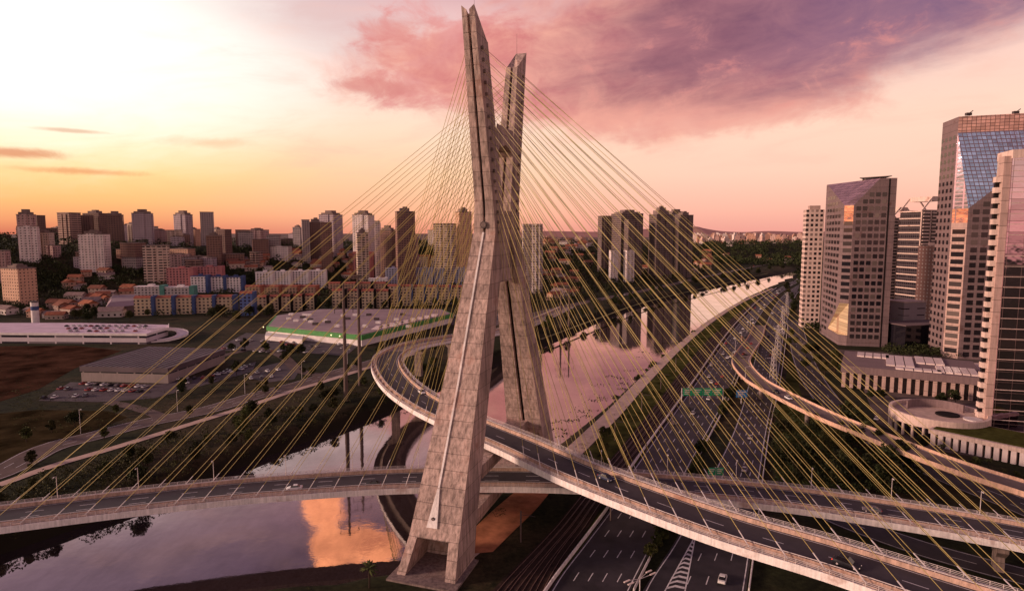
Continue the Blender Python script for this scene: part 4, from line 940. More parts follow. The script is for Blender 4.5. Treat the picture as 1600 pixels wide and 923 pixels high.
LST = [
 (28,52,327,405,'rose','stepped rose tower at the far left of the skyline, with a pointed water tank','step'),
 (49,67,337,(1300,),'umber','dark slab joined to the right of the stepped rose tower','flat'),
 (30,58,354,407,'white','pale tower in front of the stepped rose tower','flat'),(58,80,359,400,'cream','squat cream tower right of the pale one at far left','pent'),
 (92,123,333,(1180,),'bands','brown tower with horizontal balcony bands, left of the dark twin slabs','flat'),
 (122,144,337,(1230,),'umber','narrow dark brown tower just right of the banded brown tower','flat'),(132,166,328,(1260,),'umber','widest dark brown slab of the left skyline','pent'),
 (166,192,330,(1150,),'umber','dark slab with a notched top right of the widest brown slab','step'),
 (127,166,359,419,'white','bright white apartment tower standing before the brown slabs','pent'),(198,222,346,(1220,),'cream','small cream tower left of the tall lilac tower','pent'),
 (207,237,327,(1150,),'lilac','tall lilac tower with a curved top','step'),(192,224,380,416,'brown','dark brown striped tower left of the cream balcony tower','flat'),
 (223,265,384,439,'balcs','cream tower with stacked balconies above the pink estate block','flat'),(238,262,357,(1260,),'rose','short rose tower right of the tall lilac tower','pent'),
 (272,299,329,(1250,),'lilac','slim lilac tower with a rounded roof left of centre in the left skyline','step'),(261,284,360,(1200,),'cream','low cream tower before the slim lilac tower','flat'),(292,311,355,(1290,),'orange','low orange tower right of the slim lilac tower','pent'),
 (311,335,332,(1230,),'grey','grey tower with a scaffolded dark right side','flat'),(323,345,362,(1060,),'brown','short brown tower before the grey tower','pent'),(339,360,359,409,'umber','short dark slab beside the short brown tower','flat'),
 (371,396,360,(1200,),'grey','grey stepped tower left of the wooded ridge','step'),(388,417,356,(1250,),'rose','broad rose tower left of the wooded ridge','pent'),(393,420,374,405,'brown','dark brown block at the foot of the broad rose tower','flat'),
 (417,438,368,(1150,),'grey','low grey tower at the edge of the wooded ridge','flat'),
 (5,51,412,472,'orange','orange apartment block with small windows at the left edge','pent'),(-14,12,392,440,'rose','rose block cut by the left edge above the orange block','flat'),
 (66,92,384,402,'rose','low rose block beneath the squat cream tower','flat'),
 (470,484,344,(1150,),'grey','narrow grey slab left of the lilac towers on the ridge','flat'),(481,505,340,(1180,),'umber','dark tower between the narrow slab and the lilac towers on the ridge','pent'),
 (500,533,329,(1220,),'lilac','lilac tower with a flat crown on the wooded ridge','step'),(500,519,348,(1120,),'brown','red-brown block in front of the flat-crowned lilac tower','flat'),
 (552,583,329,(1150,),'white','white balcony tower with a wide top left of the tall brown tower','step'),(555,576,356,(1080,),'balcs','cream block in front of the white balcony tower','pent'),
 (584,594,346,(1120,),'white','very thin white slab between the balcony tower and a brown stepped block','flat'),(594,617,352,(1100,),'brown','stepped brown block left of the tall brown tower','step'),
 (616,649,323,(1060,),'brown','tall brown ribbed tower seen through the stays left of the masts','pent'),(678,712,350,(1100,),'balcs','broad cream tower just left of the near mast','flat'),(711,737,324,(1120,),'orange','tall orange tower just left of the near mast','pent'),
 (816,834,351,(930,),'ribs','left half of the white ribbed twin tower right of the far mast','flat'),(830,848,351,(915,),'ribs','right half of the white ribbed twin tower right of the far mast','flat'),
 (935,958,338,(1260,),'dim','lower dark tower left of the broad crowned tower across the river','flat'),(957,1003,328,(1240,),'dim','broad dark tower whose reflection lies in the river','step'),
 (976,1003,344,(1190,),'dim','dark slab in front of the broad tower across the river','flat'),
 (1016,1050,329,(1200,),'dim','dark tower tapering to a stepped crown across the river','crown'),(1042,1070,327,(1270,),'grey','pale grey tower behind the tapering one across the river','step'),(1056,1082,330,(1230,),'dim','dark notched slab right of the tapering tower across the river','pent'),
 (952,966,391,(1120,),'white','left one of two small white blocks at the foot of the dark towers','flat'),(975,991,391,(1120,),'white','right one of two small white blocks at the foot of the dark towers','flat'),
]
for i, (x0, x1, yt, ft, kd, lb, tp) in enumerate(LST):
    tower(x0, x1, yt, ft, kd, lb, ang=[18, -14, 24, 10, -20][i % 5] if x0 < 900 else 18, ratio=[.7, .9, .6, .8][i % 4], top=tp)
FR_ = random.Random(31); KW = ['rose','cream','white','brown','umber','bands','balcs','lilac','grey','orange']
for i in range(34):                                # more towers packed along the skyline
    xc = FR_.uniform(-20, 470) if i < 24 else FR_.uniform(560, 735); w_ = FR_.uniform(12, 26)
    tower(xc-w_/2, xc+w_/2, FR_.uniform(350, 372), (FR_.uniform(1150, 1600),), FR_.choice(KW), 'plain mid-height apartment block packed among the taller skyline towers at left', ang=FR_.uniform(-25, 25), ratio=.7, top=FR_.choice(['flat', 'pent', 'step']), group='plain blocks of the left skyline')
for i in range(16):                                # mid-rises on the slope
    xc = FR_.uniform(80, 560); w_ = FR_.uniform(18, 34); yb = FR_.uniform(402, 425)
    tower(xc-w_/2, xc+w_/2, yb-FR_.uniform(14, 24), yb, FR_.choice(KW), 'low mid-rise block half hidden by trees on the slope', ang=FR_.uniform(-25, 25), ratio=.6, top=FR_.choice(['flat', 'pent']), group='mid-rise blocks on the slope')
# estate of coloured blocks
M['redroof'] = plain('red_tile_roof', (.30, .10, .07), .9, .1, .3, .3); M['blue'] = plain('blue_render', (.06, .085, .20), .8, .2, .2, .2)
M['teal'] = plain('teal_render', (.10, .26, .22), .8, .2, .2, .2); M['pinkr'] = plain('pink_render', (.40, .15, .15), .8, .2, .2, .2)
M['whiter'] = plain('white_render', (.74, .66, .65), .8, .2, .15, .2); M['lilr'] = plain('lilac_render', (.34, .34, .48), .8, .2, .2, .2)
def efac(i):
    c = dict(cream=(.56, .42, .29), orange=(.48, .29, .20), pink=(.46, .19, .19), white=(.76, .68, .68), lilac=(.36, .36, .46), pale=(.50, .43, .42), blue=(.10, .14, .34))[i]
    return facade('estate_'+i, c, 3.9, 3.2, (.24, .74), (.26, .80), (.035, .026, .04), .12)
def erow(px, label, wall, stair, roof, group, ratio=.55, ang=8, h=None):
    for (x0, x1, yt, yb) in px:
        xc = (x0+x1)/2; X, d, zb = G(xc, yb); Z = PD(xc, yt, d)[2]; w = (x1-x0)/F*d; FOOT.append((X, d, w*.55))
        root = empty('estate_block', (X, d, zb), R(ang), label, 'apartment block', group); hh_ = Z-zb-1.2; D = max(9, min(14, w*ratio))
        mb = MB(); mb.box(-w/2, w*.34, -D/2, D/2, -4, hh_); mb.build('wall', efac(wall), root)
        mb = MB(); mb.box(w*.34+.002, w/2-.3, -D/2-.8, D/2-1, -4, hh_+2.0); mb.build('stair_tower', stair, root)
        mb = MB()
        if roof is M['redroof']:
            e = .5; y0, y1, x_0, x_1 = -D/2-e, D/2+e, -w/2-e, w*.34
            mb.poly([(x_0, y0, hh_), (x_1, y0, hh_), (x_1, 0, hh_+2.2), (x_0, 0, hh_+2.2)]); mb.poly([(x_1, y1, hh_), (x_0, y1, hh_), (x_0, 0, hh_+2.2), (x_1, 0, hh_+2.2)])
            mb.poly([(x_0, y1, hh_), (x_0, y0, hh_), (x_0, 0, hh_+2.2)]); mb.poly([(x_1, y0, hh_), (x_1, y1, hh_), (x_1, 0, hh_+2.2)])
        else: mb.box(-w/2-.3, w*.34, -D/2-.3, D/2+.3, hh_+.002, hh_+.8); mb.box(-w*.1, w*.1, -D*.2, D*.2, hh_+.8, hh_+3.0)
        mb.build('roof', roof, root)
def rng_row(x0, x1, n_, yt0, yt1, yb0, yb1):
    w = (x1-x0)/n_; return [(x0+w*i, x0+w*(i+1)-w*.04, yt0+(yt1-yt0)*i/n_, yb0+(yb1-yb0)*i/n_) for i in range(n_)]
erow(rng_row(215, 372, 5, 463, 461, 493, 487), 'cream low-rise block with a blue stair tower, in the front row at left', 'cream', M['blue'], M['redroof'], 'cream blocks of the left front row')
erow(rng_row(216, 308, 2, 446, 448, 468, 467), 'pale block with a teal stair tower behind the cream front row', 'pale', M['teal'], M['whiter'], 'pale teal-trimmed blocks')
erow([(266,306,418,450),(308,350,416,447)], 'pink estate block below the cream balcony tower', 'pink', M['pinkr'], M['pinkr'], 'pink estate blocks at left')
erow(rng_row(302, 384, 3, 430, 432, 456, 455), 'white estate block with bright blue stair tower', 'white', M['blue'], M['blue'], 'white and blue estate blocks')
erow(rng_row(378, 402, 1, 456, 456, 492, 490), 'mostly blue estate block left of the cream middle row', 'blue', M['blue'], M['redroof'], None)
erow(rng_row(404, 496, 5, 462, 459, 488, 482), 'cream block with dark stair tower in the middle front row', 'cream', M['dark'], M['redroof'], 'cream blocks of the middle front row')
erow(rng_row(386, 500, 4, 446, 446, 462, 460), 'orange-tinted block in the row behind the middle front row', 'orange', M['redroof'], M['redroof'], 'orange blocks of the second row')
erow(rng_row(402, 512, 4, 424, 421, 450, 448), 'white slab block with raised lift towers', 'white', M['whiter'], M['whiter'], 'white slab blocks behind the cream rows')
erow(rng_row(521, 612, 4, 452, 453, 482, 480), 'cream block between dark stair gaps behind the green-trimmed store', 'cream', M['dark'], M['redroof'], 'cream blocks behind the store')
erow(rng_row(514, 608, 4, 441, 441, 460, 458), 'orange-tinted block behind the cream blocks of the store', 'orange', M['dark'], M['redroof'], 'orange blocks behind the store')
erow(rng_row(607, 726, 6, 445, 447, 478, 474), 'cream block with deep blue stair tower right of the store row', 'cream', M['blue'], M['redroof'], 'cream and blue blocks near the mast')
erow([(553,585,394,432),(586,618,398,430)], 'pink block with grid windows above the cream rows', 'pink', M['pinkr'], M['redroof'], 'pink estate blocks at centre')
erow(rng_row(603, 728, 5, 418, 418, 447, 444), 'lilac-white block with a pale stair tower left of the near mast', 'lilac', M['lilr'], M['lilr'], 'lilac blocks left of the near mast')
erow(rng_row(618, 730, 4, 398, 402, 426, 424), 'white terrace block with red roof higher up the slope', 'white', M['pinkr'], M['redroof'], 'terrace blocks higher up the slope')
erow([(577,606,434,452)], 'low white hall below the pink blocks', 'white', M['whiter'], M['whiter'], None)

# small houses on the slopes
def house_meshes():
    out = []
    for i, (wc, rc) in enumerate((((.45, .33, .28), (.26, .095, .06)), ((.30, .20, .17), (.20, .085, .06)), ((.55, .46, .43), (.24, .17, .16)), ((.40, .24, .18), (.32, .12, .07)))):
        w, D, h = (11, 8, 5.5) if i % 2 else (14, 9, 4)
        mb = MB(); mb.box(-w/2, w/2, -D/2, D/2, -5, h); wm = mb.mesh('house_wall', facade('house_%d' % i, wc, 3.5, 2.8, (.3, .65), (.3, .75), (.03, .02, .02), .2))
        mb = MB(); e = .6; r_ = h+2.4
        mb.poly([(-w/2-e, -D/2-e, h-.2), (w/2+e, -D/2-e, h-.2), (w/2+e, 0, r_), (-w/2-e, 0, r_)]); mb.poly([(w/2+e, D/2+e, h-.2), (-w/2-e, D/2+e, h-.2), (-w/2-e, 0, r_), (w/2+e, 0, r_)])
        mb.poly([(-w/2, D/2, h), (-w/2, -D/2, h), (-w/2, 0, r_-.1)]); mb.poly([(w/2, -D/2, h), (w/2, D/2, h), (w/2, 0, r_-.1)])
        out.append((wm, mb.mesh('house_roof', plain('house_roof_%d' % i, rc, .9, .1, .35, .4))))
    return out
HM = house_meshes()
hr = random.Random(3)
HZ = [(90,215,432,500,26,'small house among trees below the white tower at left','houses among the trees at left'),(0,110,478,500,10,'small red-roofed house behind the long white building','houses behind the long white building'),
      (455,560,398,436,34,'small house on the slope below the wooded ridge','houses below the wooded ridge'),(355,420,405,425,10,'small house below the broad rose tower','houses below the broad rose tower'),
      (850,935,360,420,44,'small house among trees right of the far mast','houses right of the far mast'),(850,905,425,470,16,'reddish house by the far bank road','houses by the far bank road'),(1000,1110,395,430,22,'small house at the foot of the dark towers','houses at the foot of the dark towers'),
      (1100,1240,388,412,24,'small pale building on the far bank near the horizon','pale buildings far up the river')]
for (x0, x1, y0, y1, k, lb, gp) in HZ:
    for i in range(k):
        X, Y, Z = G(hr.uniform(x0, x1), hr.uniform(y0, y1)); wm, rm = hr.choice(HM); s_ = hr.uniform(.9, 1.5)*(1.3 if Y > 1100 else 1)
        t = empty('house', (X, Y, Z), R(hr.uniform(-40, 40)), lb, 'house', gp); t.scale = (s_, s_, s_); FOOT.append((X, Y-3, 8))
        inst('wall', wm, t); inst('roof', rm, t)
# far city on the horizon, haze painted into its pinkish low-contrast walls
fr = random.Random(9); FM = []
for i, (c_, kd) in enumerate((((.62, .40, .35), 0), ((.70, .52, .46), 1), ((.45, .26, .23), 0), ((.75, .60, .55), 1), ((.55, .30, .22), 0), ((.36, .22, .21), 1))):
    mb = MB(); mb.box(-9, 9, -7, 7, -5, 40); mb.box(-5, 3, -4, 4, 40, 45); mb.box(9, 12, -4, 4, -5, 34 if kd else 26)
    FM.append(mb.mesh('far_tower', facade('far_wall_%d' % i, c_, 4.5, 4.5, (.2, .7), (.3, .8), tuple(v*.45 for v in c_), .1, .5)))
def fartown(x0, x1, k, d0, d1, h0, h1, lb, gp):
    for i in range(k):
        d = d0+(d1-d0)*(i/k)**.8; px = fr.uniform(x0, x1); X = (px-800)/F*d; s_ = fr.uniform(h0, h1)/45
        o = inst('far_tower', fr.choice(FM), None, (X, d, 2), (0, 0, R(fr.uniform(-30, 30))), (fr.uniform(.8, 1.6)*d/2600, 1.2, s_)); tag(o, lb, 'tower block', gp)
fartown(1085, 1262, 240, 2300, 6500, 28, 80, 'tiny pale tower block of the hazy city on the right horizon', 'tower blocks of the far city at right')
fartown(850, 935, 16, 2600, 5200, 30, 60, 'tiny tower block on the horizon right of the far mast', 'tower blocks on the horizon by the far mast')
fartown(1388, 1420, 8, 1500, 3000, 40, 90, 'tiny tower block glimpsed between the office towers', 'tower blocks between the office towers')

# ------------------------------------------------------------------ store, halls, long white building
def slab_px(px, z0, z1, mb, mi=0):
    pts = [P(*p, z1) for p in px]
    mb.hexa([(x, y, z0) for x, y in pts], [(x, y, z1) for x, y in pts], mi)
M['roofl'] = plain('lilac_sheet_roof', (.27, .19, .21), .6, .3, .15, .08); M['green'] = plain('green_fascia', (.05, .24, .05), .6, .4, .2, .3); M['roofd'] = plain('dark_sheet_roof', (.115, .082, .095), .7, .3, .25, .06)
root = empty('superstore', (0, 0, 0), 0, 'huge flat-roofed store with a green band round its edge, behind the deck loop', 'store')
ft = [(418,512),(565,526),(706,492),(690,485),(500,485),(432,495)]
mb = MB(); slab_px(ft, 0, 9.5, mb); mb.build('wall', M['whiter'], root)
mb = MB(); c_ = P(560, 505, 9.5)
def grow(pts, k): cx_ = sum(p[0] for p in pts)/len(pts); cy_ = sum(p[1] for p in pts)/len(pts); return [(cx_+(x-cx_)*k, cy_+(y-cy_)*k) for x, y in pts]
pts = [P(*p, 9.5) for p in ft]; g1 = grow(pts, 1.012)
mb = MB(); mb.hexa([(x, y, 7.2) for x, y in g1], [(x, y, 10.6) for x, y in g1]); mb.build('green_band', M['green'], root)
g0 = grow(pts, .985); mb = MB(); mb.hexa([(x, y, 10.602) for x, y in g0], [(x, y, 11.0) for x, y in g0]); mb.build('roof', M['roofl'], root)
for i in range(26):
    x, y = P(hr.uniform(450, 650), hr.uniform(490, 512), 11); mb = MB(); mb.box(x-2, x+2, y-1.5, y+1.5, 11.003, 12.8); mb.build('roof_vent', M['fascia'] if i % 3 else M['post'], root)
mb = MB()
for i in range(9): x, y = P(590+i*11, 512-i*2.4, 11); mb.box(x-3, x+3, y-9, y+9, 11.004, 11.3)
mb.build('skylight', M['skyl'], root)
mb = MB(); slab_px([(414,524),(472,530),(474,524),(416,518)], 2, 6, mb); o = mb.build('canopy', M['whiter'], root)
M['lamp'] = newmat('warm_lamp')[0]; nb = M['lamp'].node_tree.nodes
for q_ in nb:
    if q_.type == 'BSDF_PRINCIPLED': q_.inputs['Emission Color'].default_value = (1, .72, .35, 1); q_.inputs['Emission Strength'].default_value = 4
for i in range(10):
    x, y = P(413+i*13.2, 510+i*1.55, 9.0); mb = MB(); mb.tube((x, y-1.9, 8.6), (x, y-1.9, 9.2), .3, k=8); mb.build('lamp', M['lamp'], root)
# dark roofed hall
ft = [(124,572),(262,575),(352,545),(232,541)]; pts = [P(a, b_, 11) for a, b_ in ft]
root = empty('warehouse', (0, 0, 0), 0, 'wide hall with a dark sheet roof beside the crowded car park', 'warehouse')
mb = MB(); mb.hexa([(x, y, 0) for x, y in grow(pts, .985)], [(x, y, 8.2) for x, y in grow(pts, .985)]); mb.build('wall', facade('warehouse_wall', (.28, .22, .21), 9, 12, (.05, .95), (.62, .9), (.03, .035, .04), .2), root)
mb = MB(); mb.hexa([(x, y, 8.202) for x, y in pts], [(x, y, 11) for x, y in pts]); mb.build('roof', M['roofd'], root)
mb = MB(); 
for i in range(14):
    t = i/14; a = [pts[0][k]+(pts[1][k]-pts[0][k])*t for k in (0, 1)]; e = [pts[3][k]+(pts[2][k]-pts[3][k])*t for k in (0, 1)]
    mb.tube((*a, 11.05), (*e, 11.05), .18, k=4)
mb.build('roof_rib', M['post'], root)
# long white building with roof parking
root = empty('parking_building', (0, 0, 0), 0, 'long low white building with cars parked on its roof deck', 'car park building')
ft = [(-90,522),(228,524),(262,514),(262,508),(120,505),(-90,505)]; pts = [P(a, b_, 9) for a, b_ in ft]
mb = MB(); mb.hexa([(x, y, 0) for x, y in pts], [(x, y, 8.99) for x, y in pts]); mb.build('wall', facade('parking_wall', (.55, .46, .50), 20, 5.2, (.03, .97), (.35, .75), (.035, .03, .04), .1), root)
mb = MB(); mb.hexa([(x, y, 8.992) for x, y in grow(pts, 1.01)], [(x, y, 9.4) for x, y in grow(pts, 1.01)]); mb.build('roof_deck', plain('lilac_deck', (.60, .47, .56), .8, .2, .15, .1), root)
g1 = grow(pts, 1.012); mb = MB(); loop = [(x, y, 9.4) for x, y in g1[:4]]; sweep(mb, cr(loop, n_=1), [(-.2, -.6), (.2, -.6), (.2, 1.1), (-.2, 1.1)][::-1]); mb.build('parapet', M['whiter'], root)
rc_ = cr([(*P(232,517,9),9),(*P(262,514,9),9),(*P(282,517,7),7),(*P(284,524,5),5),(*P(262,531,3),3),(*P(235,534,2.6),2.6)], step=3)
mb = MB(); sweep(mb, rc_, [(-4, 0), (4, 0), (4, -.5), (-4, -.5)][::-1]); sweep(mb, rc_, [(3.8, 0), (4, 0), (4, 1), (3.8, 1)][::-1]); sweep(mb, rc_, [(-4, 0), (-3.8, 0), (-3.8, 1), (-4, 1)][::-1]); mb.build('ramp', M['whiter'], root)
x, y = P(56, 506, 2.5); root = empty('water_tower', (x, y, 2), 0, 'white cylindrical water tower with a blue band behind the long white building', 'water tower')
mb = MB(); mb.cyl(0, 0, 0, 20, 3.0, k=20); mb.build('shaft', M['whiter'], root); mb = MB(); mb.cyl(0, 0, 13, 16.5, 3.06, k=20); mb.build('blue_band', M['blue'], root); mb = MB(); mb.cyl(0, 0, 20.002, 21, 3.3, 2.6, k=20); mb.build('cap', M['post'], root)
root = empty('warehouse', (0, 0, 0), 0, 'hall with an arched lilac roof left of the cream estate row', 'warehouse')
pts = [P(a, b_, 14) for a, b_ in [(165,474),(222,470),(215,458),(172,460)]]
mb = MB(); mb.hexa([(x, y, 0) for x, y in pts], [(x, y, 10) for x, y in pts]); mb.build('wall', M['granite'], root)
mb = MB(); e = grow(pts, 1.03); mid = [((e[0][k]+e[3][k])/2, (e[1][k]+e[2][k])/2) for k in (0, 1)]
mb.hexa([(x, y, 10.002) for x, y in e], [(x*.75+cx__*.25, y*.75+cy__*.25, 14) for (x, y), (cx__, cy__) in zip(e, [(sum(p[0] for p in e)/4, sum(p[1] for p in e)/4)]*4)]); mb.build('roof', M['roofl'], root)
# open strips of ground
def patch(px, name, mat, dz=.05):
    mb = MB(); mb.poly([(*P(a, b_, 2.5), 2.5+dz) for a, b_ in px]); return tag(mb.build(name, mat), kind='structure')
M['field'] = plain('dry_grass', (.055, .028, .018), 1, 0, .7, .06); M['park'] = plain('car_park_asphalt', (.085, .066, .075), .85, .2, .25, .15)
patch([(-250,600),(-250,542),(120,540),(190,548),(118,575),(60,608),(-40,640)], 'field', M['field'], .05)
patch([(-200,735),(-150,660),(60,640),(170,642),(200,652),(120,682),(0,722)], 'field', plain('dry_grass_dark', (.040, .030, .015), 1, 0, .7, .08), .06)
patch([(60,626),(110,597),(250,600),(330,585),(400,565),(395,580),(300,607),(240,622),(160,628)], 'parking_lot', M['park'], .08)
patch([(330,548),(385,520),(470,526),(560,540),(540,556),(440,548)], 'parking_lot', M['park'], .09)
patch([(385,590),(400,575),(440,565),(470,575),(460,592),(420,597)], 'parking_lot', M['park'], .08)
patch([(640,500),(700,492),(790,488),(790,500),(700,508)], 'parking_lot', M['park'], .09)
patch([(1330,560),(1300,545),(1560,560),(1720,720),(1600,725),(1440,700),(1370,660)], 'plaza', plain('plaza_paving', (.10, .072, .066), .9, .2, .4, .1), .05)
# ------------------------------------------------------------------ vegetation
def crown_mesh(name, seed, h, rw, nc, nq, ls, base=.35, mat='leafA', flat=1.0):
    r = np.random.default_rng(seed); V = []
    for k in range(nc):
        a = r.uniform(0, 2*np.pi); q_ = r.uniform(0, 1)**.6; zc = base*h+(1-base)*h*r.uniform(.12, .88)
        prof_ = math.sin(math.pi*min(1, max(0, (zc-base*h)/((1-base)*h)))**.8)
        cx_, cy_ = rw*.72*q_*prof_*math.cos(a), rw*.72*q_*prof_*math.sin(a); rc = rw*r.uniform(.26, .44)
        d_ = r.normal(size=(nq, 3)); d_ /= np.linalg.norm(d_, axis=1)[:, None]
        p = np.array([cx_, cy_, zc])+d_*rc*r.uniform(.55, 1.05, (nq, 1))*np.array([1, 1, .75*flat])
        V.append(p)
    p = np.concatenate(V); return leaf_quads(name, p, ls, r, mat)
def leaf_quads(name, p, ls, r, mat):
    n_ = len(p); a = r.normal(size=(n_, 3)); a /= np.linalg.norm(a, axis=1)[:, None]; b_ = r.normal(size=(n_, 3)); b_ -= (a*b_).sum(1)[:, None]*a; b_ /= np.linalg.norm(b_, axis=1)[:, None]
    s_ = (ls*r.uniform(.6, 1.3, n_))[:, None] if np.isscalar(ls) else (ls*r.uniform(.6, 1.3, n_))[:, None]
    v = np.stack([p-a*s_, p+b_*s_*.55, p+a*s_, p-b_*s_*.55], 1).reshape(-1, 3)
    me = bpy.data.meshes.new(name); me.vertices.add(len(v)); me.vertices.foreach_set('co', v.astype('f').ravel())
    me.loops.add(len(v)); me.loops.foreach_set('vertex_index', np.arange(len(v), dtype='i'))
    me.polygons.add(n_); me.polygons.foreach_set('loop_start', np.arange(0, len(v), 4, dtype='i')); me.polygons.foreach_set('loop_total', np.full(n_, 4, 'i'))
    me.update(calc_edges=True); me.materials.append(M[mat]); return me
def trunk_mesh(name, h, r0, seed, limbs=4, base=.35):
    rr_ = random.Random(seed); mb = MB(); mb.tube((0, 0, -.5), (0, 0, h*base), r0, r0*.7, 7); top = Vector((0, 0, h*base))
    for i in range(limbs):
        a = 2*math.pi*i/limbs+rr_.uniform(-.4, .4); e = Vector((math.cos(a)*h*.22, math.sin(a)*h*.22, h*(base+.28))); mb.tube(top, e, r0*.6, r0*.2, 5)
    mb.tube(top, (0, 0, h*.8), r0*.65, r0*.15, 5); return mb.mesh(name, M['bark'])
TP = [(trunk_mesh('trunk', h, .28, i), crown_mesh('crown', 100+i, h, rw, nc, 46, .42, bs, mt)) for i, (h, rw, nc, bs, mt) in enumerate(
      ((9, 3.6, 30, .28, 'leafA'), (11, 4.4, 38, .30, 'leafB'), (7, 3.2, 24, .22, 'leafB'), (12, 3.4, 34, .25, 'leafA'), (8, 4.6, 34, .30, 'leafA')))]
SH = crown_mesh('foliage', 300, 2.6, 2.6, 14, 40, .34, .0, 'leafB')
def palm():
    mb = MB(); c = [(0, 0, -.5), (.15, 0, 2.5), (.1, .1, 5.2)]
    for a, b_ in zip(c, c[1:]): mb.tube(a, b_, .22, .18, 7)
    tm = mb.mesh('trunk', M['bark']); mb = MB(); rr_ = random.Random(4)
    for i in range(20):
        a = i*2.4; el_ = rr_.uniform(-.1, 1.0); L = rr_.uniform(2.2, 3.0); pts = []
        for k in range(6):
            t = k/5; rad = L*t*math.cos(el_*.8); z_ = 5.2+L*t*math.sin(el_)-1.3*t*t; pts.append(Vector((.1+math.cos(a)*rad, .1+math.sin(a)*rad, z_)))
        sd = Vector((-math.sin(a), math.cos(a), 0))
        for k in range(5):
            w0 = .35*math.sin(math.pi*(k/5*.9+.08)); w1 = .35*math.sin(math.pi*((k+1)/5*.9+.08)); dn = Vector((0, 0, -.22))
            mb.poly([pts[k], pts[k]+sd*w0+dn*(w0/.35), pts[k+1]+sd*w1+dn*(w1/.35), pts[k+1]]); mb.poly([pts[k], pts[k+1], pts[k+1]-sd*w1+dn*(w1/.35), pts[k]-sd*w0+dn*(w0/.35)])
    return tm, mb.mesh('fronds', M['leafB'])
PALM = palm()
def tree_at(x, y, z, kind, s_, label, group, rz):
    if kind == 'palm': n1, (tm, cm), cn, cat = 'palm_tree', PALM, 'fronds', 'palm'
    elif kind == 'shrub':
        o = inst('shrub', SH, None, (x, y, z-.2), (0, 0, rz), (s_, s_, s_)); return tag(o, label, 'shrub', group)
    else: n1, (tm, cm), cn, cat = 'tree', TP[kind], 'crown', 'tree'
    t = empty(n1, (x, y, z), rz, label, cat, group); t.scale = (s_, s_, s_*vr.uniform(.85, 1.15)); inst('trunk', tm, t); inst(cn, cm, t); return t
vr = random.Random(21)
def intp(pl_, x):
    return float(np.interp(x, [p[0] for p in pl_], [p[1] for p in pl_]))
ROADPX = [(-120,795),(0,757),(85,727),(170,702),(280,668),(395,632),(460,610),(520,592),(600,575),(650,560)]
nt = 0
def zone(k, fx, label, group, kinds=(0,1,2,3,4), s0=.8, s1=1.2, zmin=2.0):
    global nt
    i = 0; tries = 0; k = max(5, int(k*.66))
    while i < k and tries < k*30:
        tries += 1; px, py = fx()
        x, y = P(px, py, 2.5 if zmin > 1 else -2.0); z = T(x, y)
        if z < zmin: continue
        if any((x-a)**2+(y-b_)**2 < (c_+1)**2 for a, b_, c_ in FOOT): continue
        kd = vr.choice(kinds); tree_at(x, y, z, kd, vr.uniform(s0, s1)*(.85 if kd in (1, 3) else 1), label if kd not in ('palm', 'shrub') else label.replace('tree', 'palm' if kd == 'palm' else 'shrub'), group if kd not in ('palm', 'shrub') else group.replace('trees', 'palms' if kd == 'palm' else 'shrubs'), vr.uniform(0, 6.28)); i += 1; nt += 1
def between(x0, x1, top, bot, a=0, b_=1):
    def f():
        px = vr.uniform(x0, x1); t = vr.uniform(a, b_); y0 = top(px); y1 = bot(px); return px, y0+(y1-y0)*t
    return f
rd = lambda px: intp(ROADPX, px)+9
bk = lambda px: intp(LBp, px)-6
zone(60, between(-40, 620, rd, bk, .05, 1), 'dark tree on the left river bank, between the cycle path and the water', 'trees on the left river bank', (0,1,2,2,4,'palm'), .55, .95)
zone(46, between(-40, 640, bk, lambda p: intp(LBp, p)-4, 0, 1), 'dark tree at the water edge of the left bank', 'trees at the left water edge', (2,2,0,'shrub','shrub'), .6, 1.0, 0)
zone(26, between(-40, 600, lambda p: intp(ROADPX, p)-24, lambda p: intp(ROADPX, p)-7), 'small tree between the riverside road and the cycle path', 'trees between road and cycle path', (2,2,'palm','shrub'), .45, .75)
zone(18, between(40, 520, lambda p: intp(ROADPX, p)-58, lambda p: intp(ROADPX, p)-48), 'tree on the verge behind the riverside road', 'trees behind the riverside road', (0,2,4), .6, .9)
zone(46, between(1215, 1420, lambda p: 628+(p-1215)*.36, lambda p: 760+(p-1215)*.05), 'dark tree in the grove below the orange-edged viaduct', 'trees below the viaduct', (0,1,3,4), .8, 1.25)
zone(20, between(1220, 1330, lambda p: 500+(p-1220)*.7, lambda p: 560+(p-1220)*.55), 'tree on the slope between the expressway and the granite tower', 'trees near the granite tower', (0,1,2), .8, 1.1)
zone(12, between(1330, 1520, lambda p: 618+(p-1330)*.06, lambda p: 628+(p-1330)*.08), 'street tree in front of the colonnaded podium', 'trees in front of the podium', (2,0), .55, .75)
zone(18, between(1400, 1640, lambda p: 690+(p-1400)*.28, lambda p: 702+(p-1400)*.30), 'street tree between the viaduct and the pavilion', 'trees by the pavilion', (0,2,'palm'), .5, .8)
zone(26, between(0, 1, lambda p: 0, lambda p: 0) if 0 else (lambda: (lambda t: (1062+(1168-1062)*t+vr.uniform(-7, 7)*(1-t*.6), 800+(560-800)*t))(vr.uniform(0, 1)**.8)), 'tree on the leafy median between the expressway carriageways', 'trees on the expressway median', (0,2,4,'shrub'), .6, .9)
zone(14, (lambda: (lambda t: (1000+40*t+vr.uniform(-3, 3), 905-75*t))(vr.uniform(.3, 1))), 'tree on the expressway median under the decks', 'trees on the median under the decks', (2,'shrub'), .5, .8)
zone(34, (lambda: (lambda t: (905+(1135-905)*t+vr.uniform(0, 26)*(1-t*.7), 722+(500-722)*t))(vr.uniform(0, 1))), 'small tree between the riverside path and the railway', 'trees beside the riverside path', (2,'shrub','shrub','shrub'), .45, .8)
